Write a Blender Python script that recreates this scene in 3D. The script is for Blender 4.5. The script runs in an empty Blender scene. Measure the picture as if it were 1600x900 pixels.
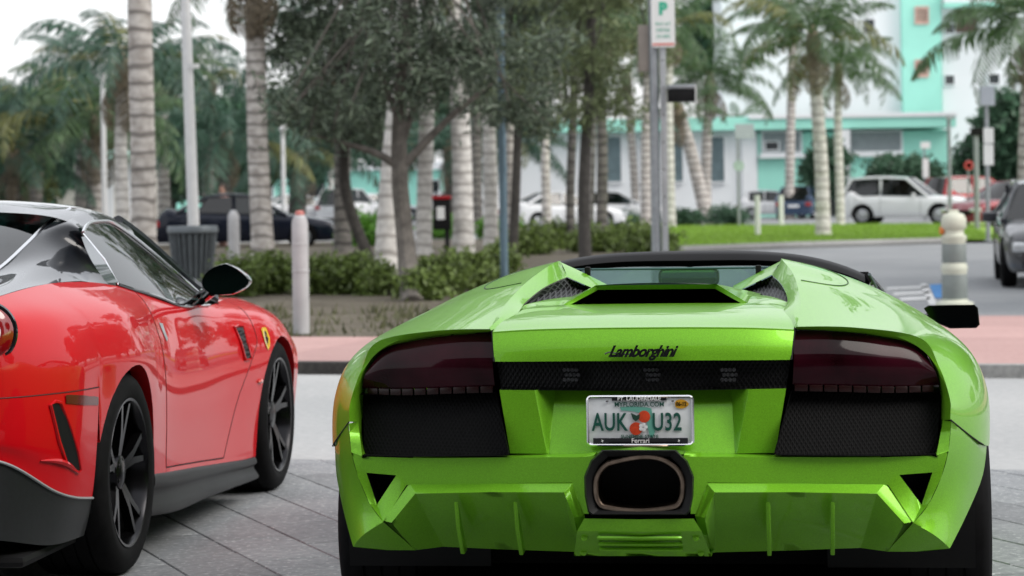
import bpy, bmesh, math, random
import numpy as np
from mathutils import Vector, Matrix
rad = math.radians
SC = bpy.context.scene
COL = SC.collection
rng = np.random.default_rng(7)
random.seed(7)

# ------------------------------------------------------------------ camera
F_PX, CAM_H, V_HOR, ROLL = 4000.0, 1.36, 298.0, 0.01476
cd = bpy.data.cameras.new('camera')
cam = bpy.data.objects.new('camera', cd); COL.objects.link(cam)
cd.sensor_width = 36.0; cd.lens = 36.0 * F_PX / 1600.0
cd.shift_y = (V_HOR - 450.0) / 1600.0
cd.clip_start = 0.1; cd.clip_end = 2000.0
cd.dof.use_dof = True; cd.dof.focus_distance = 7.7; cd.dof.aperture_fstop = 5.6
cam.matrix_world = Matrix.Translation((0, 0, CAM_H)) @ Matrix.Rotation(rad(90), 4, 'X') @ Matrix.Rotation(-ROLL, 4, 'Z')
SC.camera = cam

# ------------------------------------------------------------------ sky, sun, exposure
SUN_EL, SUN_AZ = rad(44), rad(112)      # azimuth clockwise from +Y: to the right, behind thin cloud
w = bpy.data.worlds.new('World'); SC.world = w; w.use_nodes = True
nt = w.node_tree; nt.nodes.clear()
sky = nt.nodes.new('ShaderNodeTexSky'); sky.sky_type = 'NISHITA'; sky.sun_disc = False
sky.sun_elevation = SUN_EL; sky.sun_rotation = SUN_AZ
sky.air_density = 1.0; sky.dust_density = 3.0; sky.ozone_density = 1.0
hs = nt.nodes.new('ShaderNodeHueSaturation'); hs.inputs['Saturation'].default_value = 0.55
mx = nt.nodes.new('ShaderNodeMix'); mx.data_type = 'RGBA'
mx.inputs[0].default_value = 0.55
mx.inputs[7].default_value = (10.5, 10.6, 10.8, 1)    # even high cloud veil
bg = nt.nodes.new('ShaderNodeBackground'); bg.inputs['Strength'].default_value = 0.12
ow = nt.nodes.new('ShaderNodeOutputWorld')
nt.links.new(sky.outputs[0], hs.inputs['Color']); nt.links.new(hs.outputs[0], mx.inputs[6])
nt.links.new(mx.outputs[2], bg.inputs[0]); nt.links.new(bg.outputs[0], ow.inputs[0])
sl = bpy.data.lights.new('sun', 'SUN'); sl.energy = 1.4; sl.angle = rad(34); sl.color = (1.0, 0.95, 0.88)
sun = bpy.data.objects.new('sun', sl); COL.objects.link(sun)
sd = Vector((math.sin(SUN_AZ) * math.cos(SUN_EL), math.cos(SUN_AZ) * math.cos(SUN_EL), math.sin(SUN_EL)))
sun.rotation_euler = sd.to_track_quat('Z', 'Y').to_euler(); sun.location = (0, 0, 30)
SC.view_settings.view_transform = 'Standard'; SC.view_settings.look = 'None'
SC.view_settings.exposure = 0.5; SC.view_settings.gamma = 1.0; SC.view_settings.use_curve_mapping = False
SC.cycles.max_bounces = 8; SC.cycles.transparent_max_bounces = 12
SC.cycles.sample_clamp_indirect = 6.0
SC.cycles.use_denoising = True

# ------------------------------------------------------------------ helpers: measuring
_c, _s = math.cos(ROLL), math.sin(ROLL)
def ray(u, v):
    du, dv = u - 800.0, v - V_HOR
    return np.array([(_c*du - _s*dv)/F_PX, 1.0, -(_s*du + _c*dv)/F_PX])
def G(u, v, z=0.0):            # point of the level z seen at a photo pixel
    d = ray(u, v); t = (z - CAM_H)/d[2]
    return np.array([d[0]*t, d[1]*t, z])
def W(u, v, Y):                # point at depth Y
    d = ray(u, v); return np.array([d[0]*Y, Y, CAM_H + d[2]*Y])
class Frame:
    def __init__(s, x, y, deg):
        s.x, s.y, s.th = x, y, rad(deg)
        c, n = math.cos(s.th), math.sin(s.th)
        s.R = np.array([[c, -n, 0], [n, c, 0], [0, 0, 1]])
    def _r(s, u, v):
        return s.R @ np.array([-s.x, -s.y, CAM_H]), s.R @ ray(u, v)
    def sy(s, u, v, y):
        o, d = s._r(u, v); return o + d*((y - o[1])/d[1])
    def sx(s, u, v, x):
        o, d = s._r(u, v); return o + d*((x - o[0])/d[0])
    def pr(s, l, r, y):        # mirror-symmetric pair seen left and right
        a, b = s.sy(l[0], l[1], y), s.sy(r[0], r[1], y)
        return np.array([(b[0] - a[0])/2, y, (a[2] + b[2])/2])

# ------------------------------------------------------------------ helpers: objects
def put(o, name, parent=None, **k):
    o.name = name
    COL.objects.link(o)
    if parent is not None: o.parent = parent
    for a, b in k.items(): o[a] = b
    return o
def empty(name, loc=(0, 0, 0), rz=0.0, **k):
    o = bpy.data.objects.new(name, None); o.empty_display_size = 0.2
    o.location = loc; o.rotation_euler = (0, 0, rz)
    return put(o, name, None, **k)
def new_mesh(name, V, Fc, mats=None, smooth=True, mi=None):
    me = bpy.data.meshes.new(name)
    me.from_pydata([tuple(map(float, p)) for p in V], [], [tuple(map(int, f)) for f in Fc])
    if mats is not None:
        for m in (mats if isinstance(mats, (list, tuple)) else [mats]): me.materials.append(m)
    if mi is not None: me.polygons.foreach_set('material_index', np.asarray(mi, dtype=np.int32))
    if smooth: me.polygons.foreach_set('use_smooth', [True]*len(me.polygons))
    me.update()
    return me
def fast_mesh(name, V, quads, mat, smooth=False):
    V = np.asarray(V, dtype=np.float32); Q = np.asarray(quads, dtype=np.int32)
    n, k = Q.shape
    me = bpy.data.meshes.new(name)
    me.vertices.add(len(V)); me.vertices.foreach_set('co', V.ravel())
    me.loops.add(n*k); me.loops.foreach_set('vertex_index', Q.ravel())
    me.polygons.add(n); me.polygons.foreach_set('loop_start', np.arange(0, n*k, k, dtype=np.int32))
    me.polygons.foreach_set('loop_total', np.full(n, k, dtype=np.int32))
    if smooth: me.polygons.foreach_set('use_smooth', np.ones(n, dtype=bool))
    me.materials.append(mat); me.update(calc_edges=True)
    return me
def obj(name, me, parent=None, **k):
    return put(bpy.data.objects.new(name, me), name, parent, **k)

class MB:
    """collects pieces of ONE part"""
    def __init__(s): s.V, s.F, s.M = [], [], []
    def add(s, V, Fc, m=0):
        b = len(s.V); s.V += [tuple(map(float, p)) for p in V]
        s.F += [tuple(b + int(i) for i in f) for f in Fc]; s.M += [m]*len(Fc)
        return s
    def box(s, c, d, rz=0, m=0, R=None):
        hx, hy, hz = d[0]/2, d[1]/2, d[2]/2
        P = np.array([[x, y, z] for z in (-hz, hz) for y in (-hy, hy) for x in (-hx, hx)])
        if rz: P = P @ np.array([[math.cos(rz), math.sin(rz), 0], [-math.sin(rz), math.cos(rz), 0], [0, 0, 1]])
        if R is not None: P = P @ np.array(R).T
        return s.add(P + np.array(c), [(0,2,3,1), (4,5,7,6), (0,1,5,4), (2,6,7,3), (0,4,6,2), (1,3,7,5)], m)
    def tube(s, pts, r, n=8, closed=False, cap=True, m=0, flat=1.0):
        P = [np.array(p, float) for p in pts]; N = len(P)
        rr = r if hasattr(r, '__len__') else [r]*N
        V = []; up = None
        for i in range(N):
            a = P[(i-1) % N] if (closed or i > 0) else P[i]
            b = P[(i+1) % N] if (closed or i < N-1) else P[i]
            t = b - a; t /= (np.linalg.norm(t) + 1e-9)
            if up is None:
                up = np.array([0, 0, 1.]) if abs(t[2]) < .9 else np.array([1., 0, 0])
            e1 = np.cross(t, up); e1 /= np.linalg.norm(e1) + 1e-9
            e2 = np.cross(e1, t); up = e2
            for k in range(n):
                q = 2*math.pi*k/n
                V.append(P[i] + rr[i]*(math.cos(q)*e1 + flat*math.sin(q)*e2))
        Fc = []
        for i in range(N if closed else N-1):
            j = (i+1) % N
            for k in range(n):
                l = (k+1) % n
                Fc.append((i*n+k, i*n+l, j*n+l, j*n+k))
        if cap and not closed:
            Fc.append(tuple(range(n-1, -1, -1))); Fc.append(tuple((N-1)*n + k for k in range(n)))
        return s.add(V, Fc, m)
    def lathe(s, prof, n=24, axis='z', c=(0, 0, 0), m=0, close=True):
        """prof: (r, h) pairs"""
        V = []
        for r, h in prof:
            for k in range(n):
                q = 2*math.pi*k/n
                p = (r*math.cos(q), r*math.sin(q), h)
                if axis == 'x': p = (p[2], p[0], p[1])
                if axis == 'y': p = (p[0], p[2], p[1])
                V.append(np.array(p) + np.array(c))
        Fc = []
        for i in range(len(prof)-1):
            for k in range(n):
                l = (k+1) % n
                Fc.append((i*n+k, i*n+l, (i+1)*n+l, (i+1)*n+k))
        return s.add(V, Fc, m)
    def grid(s, P, m=0, flip=False):
        P = np.asarray(P); a, b = P.shape[:2]
        Fc = []
        for i in range(a-1):
            for j in range(b-1):
                f = (i*b+j, i*b+j+1, (i+1)*b+j+1, (i+1)*b+j)
                Fc.append(f[::-1] if flip else f)
        return s.add(P.reshape(-1, 3), Fc, m)
    def prism(s, poly, y0, y1, m=0):
        """polygon of (x,z) points, extruded along y"""
        n = len(poly)
        V = [(p[0], y0, p[1]) for p in poly] + [(p[0], y1, p[1]) for p in poly]
        Fc = [tuple(range(n)), tuple(range(2*n-1, n-1, -1))] + [(i, i+n, (i+1) % n + n, (i+1) % n) for i in range(n)]
        return s.add(V, Fc, m)
    def mirror(s):
        o = MB(); o.V = [(-x, y, z) for x, y, z in s.V]; o.F = [f[::-1] for f in s.F]; o.M = list(s.M); return o
    def mesh(s, name, mats, smooth=True, weld=0.0, bevel=0.0, angle=35):
        me = new_mesh(name, s.V, s.F, mats, smooth, s.M)
        bm = bmesh.new(); bm.from_mesh(me)
        if weld: bmesh.ops.remove_doubles(bm, verts=bm.verts, dist=weld)
        bmesh.ops.recalc_face_normals(bm, faces=bm.faces)
        if bevel:
            es = [e for e in bm.edges if len(e.link_faces) == 2 and e.calc_face_angle(0) > rad(angle)]
            if es: bmesh.ops.bevel(bm, geom=es, offset=bevel, segments=2, profile=.6, affect='EDGES', clamp_overlap=True)
        for f in bm.faces: f.smooth = smooth
        for e in bm.edges:
            if len(e.link_faces) == 2 and e.calc_face_angle(0) > rad(angle): e.smooth = False
        bm.to_mesh(me); bm.free(); me.update()
        return me
    def build(s, name, mats, parent=None, smooth=True, weld=0.0, bevel=0.0, angle=35, **k):
        return obj(name, s.mesh(name, mats, smooth, weld, bevel, angle), parent, **k)

def herm(kn, vals, q):
    kn = np.asarray(kn, float); vals = np.asarray(vals, float); q = np.atleast_1d(np.asarray(q, float))
    n = len(kn); h = np.diff(kn)
    sh = (-1,) + (1,)*(vals.ndim-1)
    d = np.diff(vals, axis=0)/h.reshape(sh)
    m = np.empty_like(vals)
    if n > 2:
        w0 = h[1:].reshape(sh); w1 = h[:-1].reshape(sh)
        m[1:-1] = (d[:-1]*w0 + d[1:]*w1)/(w0 + w1)
        m[0] = 1.5*d[0] - .5*m[1]; m[-1] = 1.5*d[-1] - .5*m[-2]
    else:
        m[:] = d[0]
    i = np.clip(np.searchsorted(kn, q, side='right') - 1, 0, n-2)
    hh = h[i].reshape(sh); t = ((q - kn[i])/h[i]).reshape(sh)
    return ((2*t**3 - 3*t**2 + 1)*vals[i] + (t**3 - 2*t**2 + t)*hh*m[i] + (-2*t**3 + 3*t**2)*vals[i+1] + (t**3 - t**2)*hh*m[i+1])
class Loft:
    def __init__(s, kn, st): s.kn = np.array(kn, float); s.st = np.array(st, float); s.L = s.st.shape[1]
    def col(s, t, ss):         # one column at t, levels ss
        return herm(np.arange(s.L), herm(s.kn, s.st, [t])[0], ss)
    def grid(s, ts, smin=0, smax=None, ns=24, arches=()):
        smax = (s.L - 1) if smax is None else smax
        out = []
        for t in ts:
            a = smin(t) if callable(smin) else smin
            b = smax(t) if callable(smax) else smax
            if arches:
                fine = np.linspace(a, b, 240); P = s.col(t, fine)
                for yc, zc, R in arches:
                    dy = P[:, 1] - yc
                    ins = (np.abs(dy) < R) & (P[:, 2] < zc + np.sqrt(np.maximum(R*R - dy*dy, 0)))
                    if ins.any():
                        k = int(np.argmax(ins)); 
                        b = min(b, fine[max(k, 1)])
            out.append(s.col(t, np.linspace(a, b, ns)))
        return np.array(out)
def patch(rows, nu=10, nv=10):
    """smooth sheet through rows of points"""
    R = np.array(rows, float)
    a = herm(np.arange(R.shape[0]), R, np.linspace(0, R.shape[0]-1, nv))
    a = np.swapaxes(a, 0, 1)
    a = herm(np.arange(R.shape[1]), a, np.linspace(0, R.shape[1]-1, nu))
    return np.swapaxes(a, 0, 1)
def flatpatch(rows, nu=10, nv=10):
    """straight-line sheet (facets) through rows of points"""
    R = np.array(rows, float)
    def li(A, n):
        q = np.linspace(0, A.shape[0]-1, n); i = np.clip(q.astype(int), 0, A.shape[0]-2); t = (q-i).reshape((-1,)+(1,)*(A.ndim-1))
        return A[i]*(1-t) + A[i+1]*t
    a = li(R, nv); return np.swapaxes(li(np.swapaxes(a, 0, 1), nu), 0, 1)
def curve(pts, n):
    P = np.array(pts, float)
    k = np.concatenate([[0], np.cumsum(np.linalg.norm(np.diff(P, axis=0), axis=1))])
    return herm(k, P, np.linspace(0, k[-1], n))
def arch_ts(t0, t1, arches, n=20):
    ts = list(np.linspace(t0, t1, n))
    for yc, zc, R in arches:
        ts += [yc + R*math.cos(a) for a in np.linspace(0, math.pi, 41)] + [yc - R*1.004, yc + R*1.004]
    return sorted(set(round(t, 5) for t in ts if t0 <= t <= t1))
def text(name, body, size, mat, parent, loc, extrude=.001, shear=0.0, bold=0.0, sx=1.0, spacing=1.0, rot=None, thick=0):
    cu = bpy.data.curves.new('t', 'FONT'); cu.body = body; cu.size = size; cu.extrude = extrude
    cu.shear = shear; cu.offset = bold; cu.align_x = 'CENTER'; cu.align_y = 'CENTER'; cu.space_character = spacing
    cu.resolution_u = 3
    tmp = bpy.data.objects.new('t', cu); COL.objects.link(tmp)
    bpy.context.view_layer.update()
    dg = bpy.context.evaluated_depsgraph_get()
    me = bpy.data.meshes.new_from_object(tmp.evaluated_get(dg))
    bpy.data.objects.remove(tmp); bpy.data.curves.remove(cu)
    R = Matrix.Rotation(rad(90), 4, 'X') if rot is None else rot
    me.transform(Matrix.Translation(loc) @ R @ Matrix.Diagonal((sx, 1, 1, 1)))
    me.materials.clear(); me.materials.append(mat); me.name = name
    return obj(name, me, parent)

# ------------------------------------------------------------------ helpers: materials
MATS = {}
def pbsdf(name):
    m = bpy.data.materials.new(name); m.use_nodes = True
    n = m.node_tree; return m, n, n.nodes['Principled BSDF']
def mat(name, col, rough=.6, metal=0., var=.15, scale=6., coat=0., bump=0., bscale=40., spec=.5, coatr=.03, rvar=0., sheen=0, coords='Object'):
    if name in MATS: return MATS[name]
    m, n, b = pbsdf(name)
    tc = n.nodes.new('ShaderNodeTexCoord')
    b.inputs['Roughness'].default_value = rough; b.inputs['Metallic'].default_value = metal
    b.inputs['Specular IOR Level'].default_value = spec
    b.inputs['Coat Weight'].default_value = coat; b.inputs['Coat Roughness'].default_value = coatr
    if var:
        no = n.nodes.new('ShaderNodeTexNoise'); no.inputs['Scale'].default_value = scale; no.inputs['Detail'].default_value = 5
        n.links.new(tc.outputs[coords], no.inputs['Vector'])
        r = n.nodes.new('ShaderNodeValToRGB')
        r.color_ramp.elements[0].position = .3; r.color_ramp.elements[1].position = .7
        r.color_ramp.elements[0].color = tuple(c*(1-var) for c in col) + (1,)
        r.color_ramp.elements[1].color = tuple(min(1, c*(1+var)) for c in col) + (1,)
        n.links.new(no.outputs[0], r.inputs[0]); n.links.new(r.outputs[0], b.inputs['Base Color'])
        if rvar:
            mr = n.nodes.new('ShaderNodeMapRange'); mr.inputs[3].default_value = max(0, rough-rvar); mr.inputs[4].default_value = min(1, rough+rvar)
            n.links.new(no.outputs[0], mr.inputs[0]); n.links.new(mr.outputs[0], b.inputs['Roughness'])
    else:
        b.inputs['Base Color'].default_value = tuple(col) + (1,)
    if bump:
        n2 = n.nodes.new('ShaderNodeTexNoise'); n2.inputs['Scale'].default_value = bscale; n2.inputs['Detail'].default_value = 4
        n.links.new(tc.outputs[coords], n2.inputs['Vector'])
        bp = n.nodes.new('ShaderNodeBump'); bp.inputs['Strength'].default_value = bump; bp.inputs['Distance'].default_value = .02
        n.links.new(n2.outputs[0], bp.inputs['Height']); n.links.new(bp.outputs[0], b.inputs['Normal'])
    MATS[name] = m; return m
def paint(name, col, metal=.3, rough=.35, flake=0.12, coat=1.0, spec=.10, cior=1.34):
    m, n, b = pbsdf(name)
    tc = n.nodes.new('ShaderNodeTexCoord')
    vo = n.nodes.new('ShaderNodeTexVoronoi'); vo.inputs['Scale'].default_value = 900
    n.links.new(tc.outputs['Object'], vo.inputs['Vector'])
    hsv = n.nodes.new('ShaderNodeHueSaturation'); hsv.inputs['Color'].default_value = tuple(col)+(1,)
    mr = n.nodes.new('ShaderNodeMapRange'); mr.inputs[3].default_value = 1-flake; mr.inputs[4].default_value = 1+flake
    sp = n.nodes.new('ShaderNodeSeparateColor'); n.links.new(vo.outputs['Color'], sp.inputs[0])
    n.links.new(sp.outputs[0], mr.inputs[0]); n.links.new(mr.outputs[0], hsv.inputs['Value'])
    n.links.new(hsv.outputs[0], b.inputs['Base Color'])
    b.inputs['Metallic'].default_value = metal; b.inputs['Roughness'].default_value = rough
    b.inputs['Coat Weight'].default_value = coat; b.inputs['Coat Roughness'].default_value = .02; b.inputs['Coat IOR'].default_value = cior; b.inputs['Specular IOR Level'].default_value = spec
    MATS[name] = m; return m
def glass(name, tint, refl=1.0, rough=.01, teal_haze=0.0):
    if name in MATS: return MATS[name]
    m = bpy.data.materials.new(name); m.use_nodes = True; n = m.node_tree; n.nodes.clear()
    tr = n.nodes.new('ShaderNodeBsdfTransparent'); tr.inputs[0].default_value = tuple(tint)+(1,)
    gl = n.nodes.new('ShaderNodeBsdfGlossy'); gl.inputs['Roughness'].default_value = rough
    lw = n.nodes.new('ShaderNodeLayerWeight'); lw.inputs['Blend'].default_value = .5
    pw_ = n.nodes.new('ShaderNodeMath'); pw_.operation = 'POWER'; pw_.inputs[1].default_value = 5.0; n.links.new(lw.outputs['Facing'], pw_.inputs[0])
    fr = n.nodes.new('ShaderNodeMath'); fr.operation = 'MULTIPLY_ADD'; fr.use_clamp = True; fr.inputs[1].default_value = .85; fr.inputs[2].default_value = .06*refl; n.links.new(pw_.outputs[0], fr.inputs[0])
    mi = n.nodes.new('ShaderNodeMixShader'); o = n.nodes.new('ShaderNodeOutputMaterial')
    body = tr.outputs[0]
    if teal_haze:  # pale teal diffuse painted in to imitate sky reflected on the glass
        df = n.nodes.new('ShaderNodeBsdfDiffuse'); df.inputs[0].default_value = (.35, .55, .55, 1); m0 = n.nodes.new('ShaderNodeMixShader'); m0.inputs[0].default_value = teal_haze
        n.links.new(tr.outputs[0], m0.inputs[1]); n.links.new(df.outputs[0], m0.inputs[2]); body = m0.outputs[0]
    n.links.new(fr.outputs[0], mi.inputs[0]); n.links.new(body, mi.inputs[1]); n.links.new(gl.outputs[0], mi.inputs[2])
    n.links.new(mi.outputs[0], o.inputs[0]); MATS[name] = m; return m
def leafmat(name, col, var=.5, trans=.35):
    m, n, b = pbsdf(name)
    ge = n.nodes.new('ShaderNodeNewGeometry')
    r = n.nodes.new('ShaderNodeValToRGB')
    c0 = tuple(c*(1-var) for c in col)+(1,); c1 = tuple(min(1, c*(1+var)) for c in col)+(1,)
    r.color_ramp.elements[0].color = c0; r.color_ramp.elements[1].color = c1
    n.links.new(ge.outputs['Random Per Island'], r.inputs[0]); n.links.new(r.outputs[0], b.inputs['Base Color'])
    b.inputs['Roughness'].default_value = .5
    tl = n.nodes.new('ShaderNodeBsdfTranslucent'); n.links.new(r.outputs[0], tl.inputs[0])
    ms = n.nodes.new('ShaderNodeMixShader'); ms.inputs[0].default_value = trans
    o = n.nodes['Material Output']
    n.links.new(b.outputs[0], ms.inputs[1]); n.links.new(tl.outputs[0], ms.inputs[2]); n.links.new(ms.outputs[0], o.inputs[0])
    MATS[name] = m; return m
def hexmesh(name, col, gap, scale, rough=.45):
    """woven black grille: staggered cells of raised wire over dark gaps"""
    m, n, b = pbsdf(name)
    tc = n.nodes.new('ShaderNodeTexCoord'); sp = n.nodes.new('ShaderNodeSeparateXYZ'); n.links.new(tc.outputs['Object'], sp.inputs[0])
    def math_(op, a, bb=None):
        q = n.nodes.new('ShaderNodeMath'); q.operation = op
        for i, v in enumerate((a, bb)):
            if v is None: continue
            if isinstance(v, (int, float)): q.inputs[i].default_value = v
            else: n.links.new(v, q.inputs[i])
        return q.outputs[0]
    d1 = math_('ADD', math_('MULTIPLY', sp.outputs[0], scale), math_('MULTIPLY', sp.outputs[2], scale*.62))
    d2 = math_('SUBTRACT', math_('MULTIPLY', sp.outputs[0], scale), math_('MULTIPLY', sp.outputs[2], scale*.62))
    w1 = math_('ABSOLUTE', math_('SUBTRACT', math_('FRACT', d1), .5)); w2 = math_('ABSOLUTE', math_('SUBTRACT', math_('FRACT', d2), .5))
    h = math_('MAXIMUM', w1, w2)
    r = n.nodes.new('ShaderNodeValToRGB'); r.color_ramp.elements[0].position = .32; r.color_ramp.elements[1].position = .42
    r.color_ramp.elements[0].color = tuple(gap)+(1,); r.color_ramp.elements[1].color = tuple(col)+(1,)
    n.links.new(h, r.inputs[0]); n.links.new(r.outputs[0], b.inputs['Base Color'])
    bp = n.nodes.new('ShaderNodeBump'); bp.inputs['Strength'].default_value = .6; bp.inputs['Distance'].default_value = .006
    n.links.new(h, bp.inputs['Height']); n.links.new(bp.outputs[0], b.inputs['Normal'])
    b.inputs['Roughness'].default_value = rough; b.inputs['Specular IOR Level'].default_value = .10
    MATS[name] = m; return m

GREEN = paint('lime_pearl_paint', (.165, .44, .020), .35, .36, .20, .6)
RED = paint('red_car_paint', (.49, .001, .005), .0, .5, .04, .75, cior=1.36)
BLACKM = mat('matt_black', (.006, .006, .0065), .6, var=.2, spec=.2)
BLACKG = mat('gloss_black', (.008, .008, .010), .12, var=0, coat=1)
RUBBER = mat('tyre_rubber', (.005, .005, .0055), .75, var=.3, scale=30, spec=.1)
SEAM = mat('panel_gap', (.006, .007, .006), .9, var=0)
SILVER = mat('bright_trim', (.75, .76, .78), .18, 1., var=0)
CHROME = mat('plate_chrome', (.8, .8, .82), .15, 1., var=0)
# ================================================================== GROUND
TH_ST = rad(15.5)
ES, EN = np.array([math.cos(TH_ST), -math.sin(TH_ST)]), np.array([math.sin(TH_ST), math.cos(TH_ST)])
def st_xy(s, n): return tuple(ES*s + EN*n)          # along the street, across the street
def sheet(name, pts, z, m, kind='structure', parent=None):
    me = new_mesh(name, [(q[0], q[1], z) for q in pts], [tuple(range(len(pts)))], m, False)
    o = obj(name, me, parent); o['kind'] = kind; return o
def ground_mat(name, c0, c1, scale, speck=0.0, speckcol=(.5,.5,.5), rough=.85, big=.6, bump=.15, sk=3.0):
    m, n, b = pbsdf(name); tc = n.nodes.new('ShaderNodeTexCoord')
    n1 = n.nodes.new('ShaderNodeTexNoise'); n1.inputs['Scale'].default_value = big; n1.inputs['Detail'].default_value = 6
    n2 = n.nodes.new('ShaderNodeTexNoise'); n2.inputs['Scale'].default_value = scale; n2.inputs['Detail'].default_value = 4
    ge = n.nodes.new('ShaderNodeNewGeometry')
    for q in (n1, n2): n.links.new(ge.outputs['Position'], q.inputs['Vector'])
    ad = n.nodes.new('ShaderNodeMath'); ad.operation = 'MULTIPLY_ADD'; ad.inputs[1].default_value = .5
    mu = n.nodes.new('ShaderNodeMath'); mu.operation = 'MULTIPLY'; mu.inputs[1].default_value = .5
    n.links.new(n1.outputs[0], mu.inputs[0]); n.links.new(n2.outputs[0], ad.inputs[0]); n.links.new(mu.outputs[0], ad.inputs[2])
    r = n.nodes.new('ShaderNodeValToRGB'); r.color_ramp.elements[0].position = .38; r.color_ramp.elements[1].position = .62
    r.color_ramp.elements[0].color = tuple(c0)+(1,); r.color_ramp.elements[1].color = tuple(c1)+(1,)
    n.links.new(ad.outputs[0], r.inputs[0]); out = r.outputs[0]
    if speck:
        vo = n.nodes.new('ShaderNodeTexNoise'); vo.inputs['Scale'].default_value = scale*sk; vo.inputs['Detail'].default_value = 3; n.links.new(ge.outputs['Position'], vo.inputs['Vector'])
        r2 = n.nodes.new('ShaderNodeValToRGB'); r2.color_ramp.elements[0].position = .58; r2.color_ramp.elements[1].position = .66
        n.links.new(vo.outputs[0], r2.inputs[0])
        mx_ = n.nodes.new('ShaderNodeMix'); mx_.data_type = 'RGBA'; mx_.inputs[7].default_value = tuple(speckcol)+(1,)
        ml = n.nodes.new('ShaderNodeMath'); ml.operation = 'MULTIPLY'; ml.inputs[1].default_value = speck
        n.links.new(r2.outputs[0], ml.inputs[0]); n.links.new(ml.outputs[0], mx_.inputs[0]); n.links.new(out, mx_.inputs[6]); out = mx_.outputs[2]
    oi = n.nodes.new('ShaderNodeObjectInfo'); hv = n.nodes.new('ShaderNodeHueSaturation')
    mr = n.nodes.new('ShaderNodeMapRange'); mr.inputs[3].default_value = .84; mr.inputs[4].default_value = 1.16
    n.links.new(oi.outputs['Random'], mr.inputs[0]); n.links.new(mr.outputs[0], hv.inputs['Value']); n.links.new(out, hv.inputs['Color'])
    n.links.new(hv.outputs[0], b.inputs['Base Color']); b.inputs['Roughness'].default_value = rough; b.inputs['Specular IOR Level'].default_value = .35
    bp = n.nodes.new('ShaderNodeBump'); bp.inputs['Strength'].default_value = bump; bp.inputs['Distance'].default_value = .01
    n.links.new(n2.outputs[0], bp.inputs['Height']); n.links.new(bp.outputs[0], b.inputs['Normal'])
    MATS[name] = m; return m
ASPH = ground_mat('lot_asphalt', (.21, .22, .23), (.27, .28, .29), 30, .3, (.32, .32, .33))
ROADM = ground_mat('pale_road', (.37, .38, .385), (.48, .485, .485), 20, .2, (.55, .55, .55), big=.35)
PAVM = ground_mat('granite_paver', (.16, .168, .178), (.25, .26, .27), 24, .75, (.42, .43, .44), .62, 2.2, .4, 1.7)
PINK = ground_mat('pink_concrete', (.42, .26, .245), (.50, .32, .30), 22, .3, (.55, .42, .40), big=.8)
KERB = ground_mat('kerb_concrete', (.22, .22, .215), (.34, .34, .33), 25, .2, (.4, .4, .4))
KERBD = ground_mat('dark_kerb', (.035, .033, .032), (.07, .065, .06), 25)  # darker tone for the left run of kerb stones
SOIL = ground_mat('bed_soil', (.075, .06, .042), (.15, .13, .10), 12, .5, (.10, .13, .05), big=1.5)
GRASSB = ground_mat('lawn_base', (.19, .32, .035), (.25, .40, .05), 14, big=.5)
sheet('ground', [(-500, -120), (500, -120), (500, 700), (-500, 700)], -.03, ASPH)
# driveway of granite pavers laid on the diagonal
N0 = 12.35
dw = sheet('driveway', [st_xy(-20, -14), st_xy(20, -14), st_xy(20, N0), st_xy(-20, N0)], -.006, mat('paver_joint', (.09, .09, .09), .95, var=.3, scale=20))
pa = rad(20.3); PU_ = np.array([-math.sin(pa), math.cos(pa)]); PVv = np.array([math.cos(pa), math.sin(pa)])
PW, PLn = .305, .61
def clip_n(poly, nmax):
    out = []
    for i in range(len(poly)):
        a, b = np.array(poly[i]), np.array(poly[(i+1) % len(poly)]); da, db = nmax - a @ EN, nmax - b @ EN
        if da >= 0: out.append(a)
        if da*db < 0: out.append(a + (b - a)*da/(da - db))
    return out
MBs = MB(); npav = 0
org = G(396, 877)[:2]
full = None
def paver_mesh(poly, h, top=.0):
    c = np.mean(poly, axis=0); n = len(poly)
    ins = [c + (q - c)*(1 - .009/np.linalg.norm(q - c)) for q in poly]
    V = [(q[0], q[1], -.02) for q in poly] + [(q[0], q[1], h - .004) for q in poly] + [(q[0], q[1], h) for q in ins]
    Fc = [(i, (i+1) % n, (i+1) % n + n, i + n) for i in range(n)] + [(i + n, (i+1) % n + n, (i+1) % n + 2*n, i + 2*n) for i in range(n)] + [tuple(range(2*n, 3*n))]
    return V, Fc
cells = []
for i in range(-52, 53):
    for j in range(-26, 27):
        o = org + PVv*(i*PW) + PU_*((j + (.5 if i % 2 else 0) + .13*math.sin(i*2.1))*PLn)
        g_ = .0022
        poly = [o + PVv*g_ + PU_*g_, o + PVv*(PW-g_) + PU_*g_, o + PVv*(PW-g_) + PU_*(PLn-g_), o + PVv*g_ + PU_*(PLn-g_)]
        c = np.mean(poly, axis=0)
        if c @ EN > N0 + .5 or c @ EN < -13 or abs(c @ ES) > 19: continue
        vis = 8.6 < c[1] < 13.8 and abs(c[0]/c[1]) < .215
        cells.append((vis, poly))
proto = None
for vis, poly in cells:
    c = np.mean(poly, axis=0); h = random.uniform(-.0012, .0012)
    cut = max(q @ EN for q in poly) > N0
    if cut:
        poly = clip_n(poly, N0)
        if len(poly) < 3: continue
    if vis and npav < 290:
        if cut:
            V, Fc = paver_mesh(poly, 0); me = new_mesh('paver', V, Fc, PAVM, False); o = obj('paver', me, dw)
            o.location = (0, 0, h)
        else:
            if proto is None:
                V, Fc = paver_mesh([q - c for q in poly], 0); proto = new_mesh('paver', V, Fc, PAVM, False)
            o = obj('paver', proto, dw); o.location = (c[0], c[1], h)
            o.rotation_euler = (random.uniform(-.003, .003), random.uniform(-.003, .003), 0)
        npav += 1
    else:
        V, Fc = paver_mesh(poly, h); MBs.add(V, Fc)
o = obj('paving', new_mesh('paving', MBs.V, MBs.F, PAVM, False), dw); o['kind'] = 'stuff'
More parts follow.
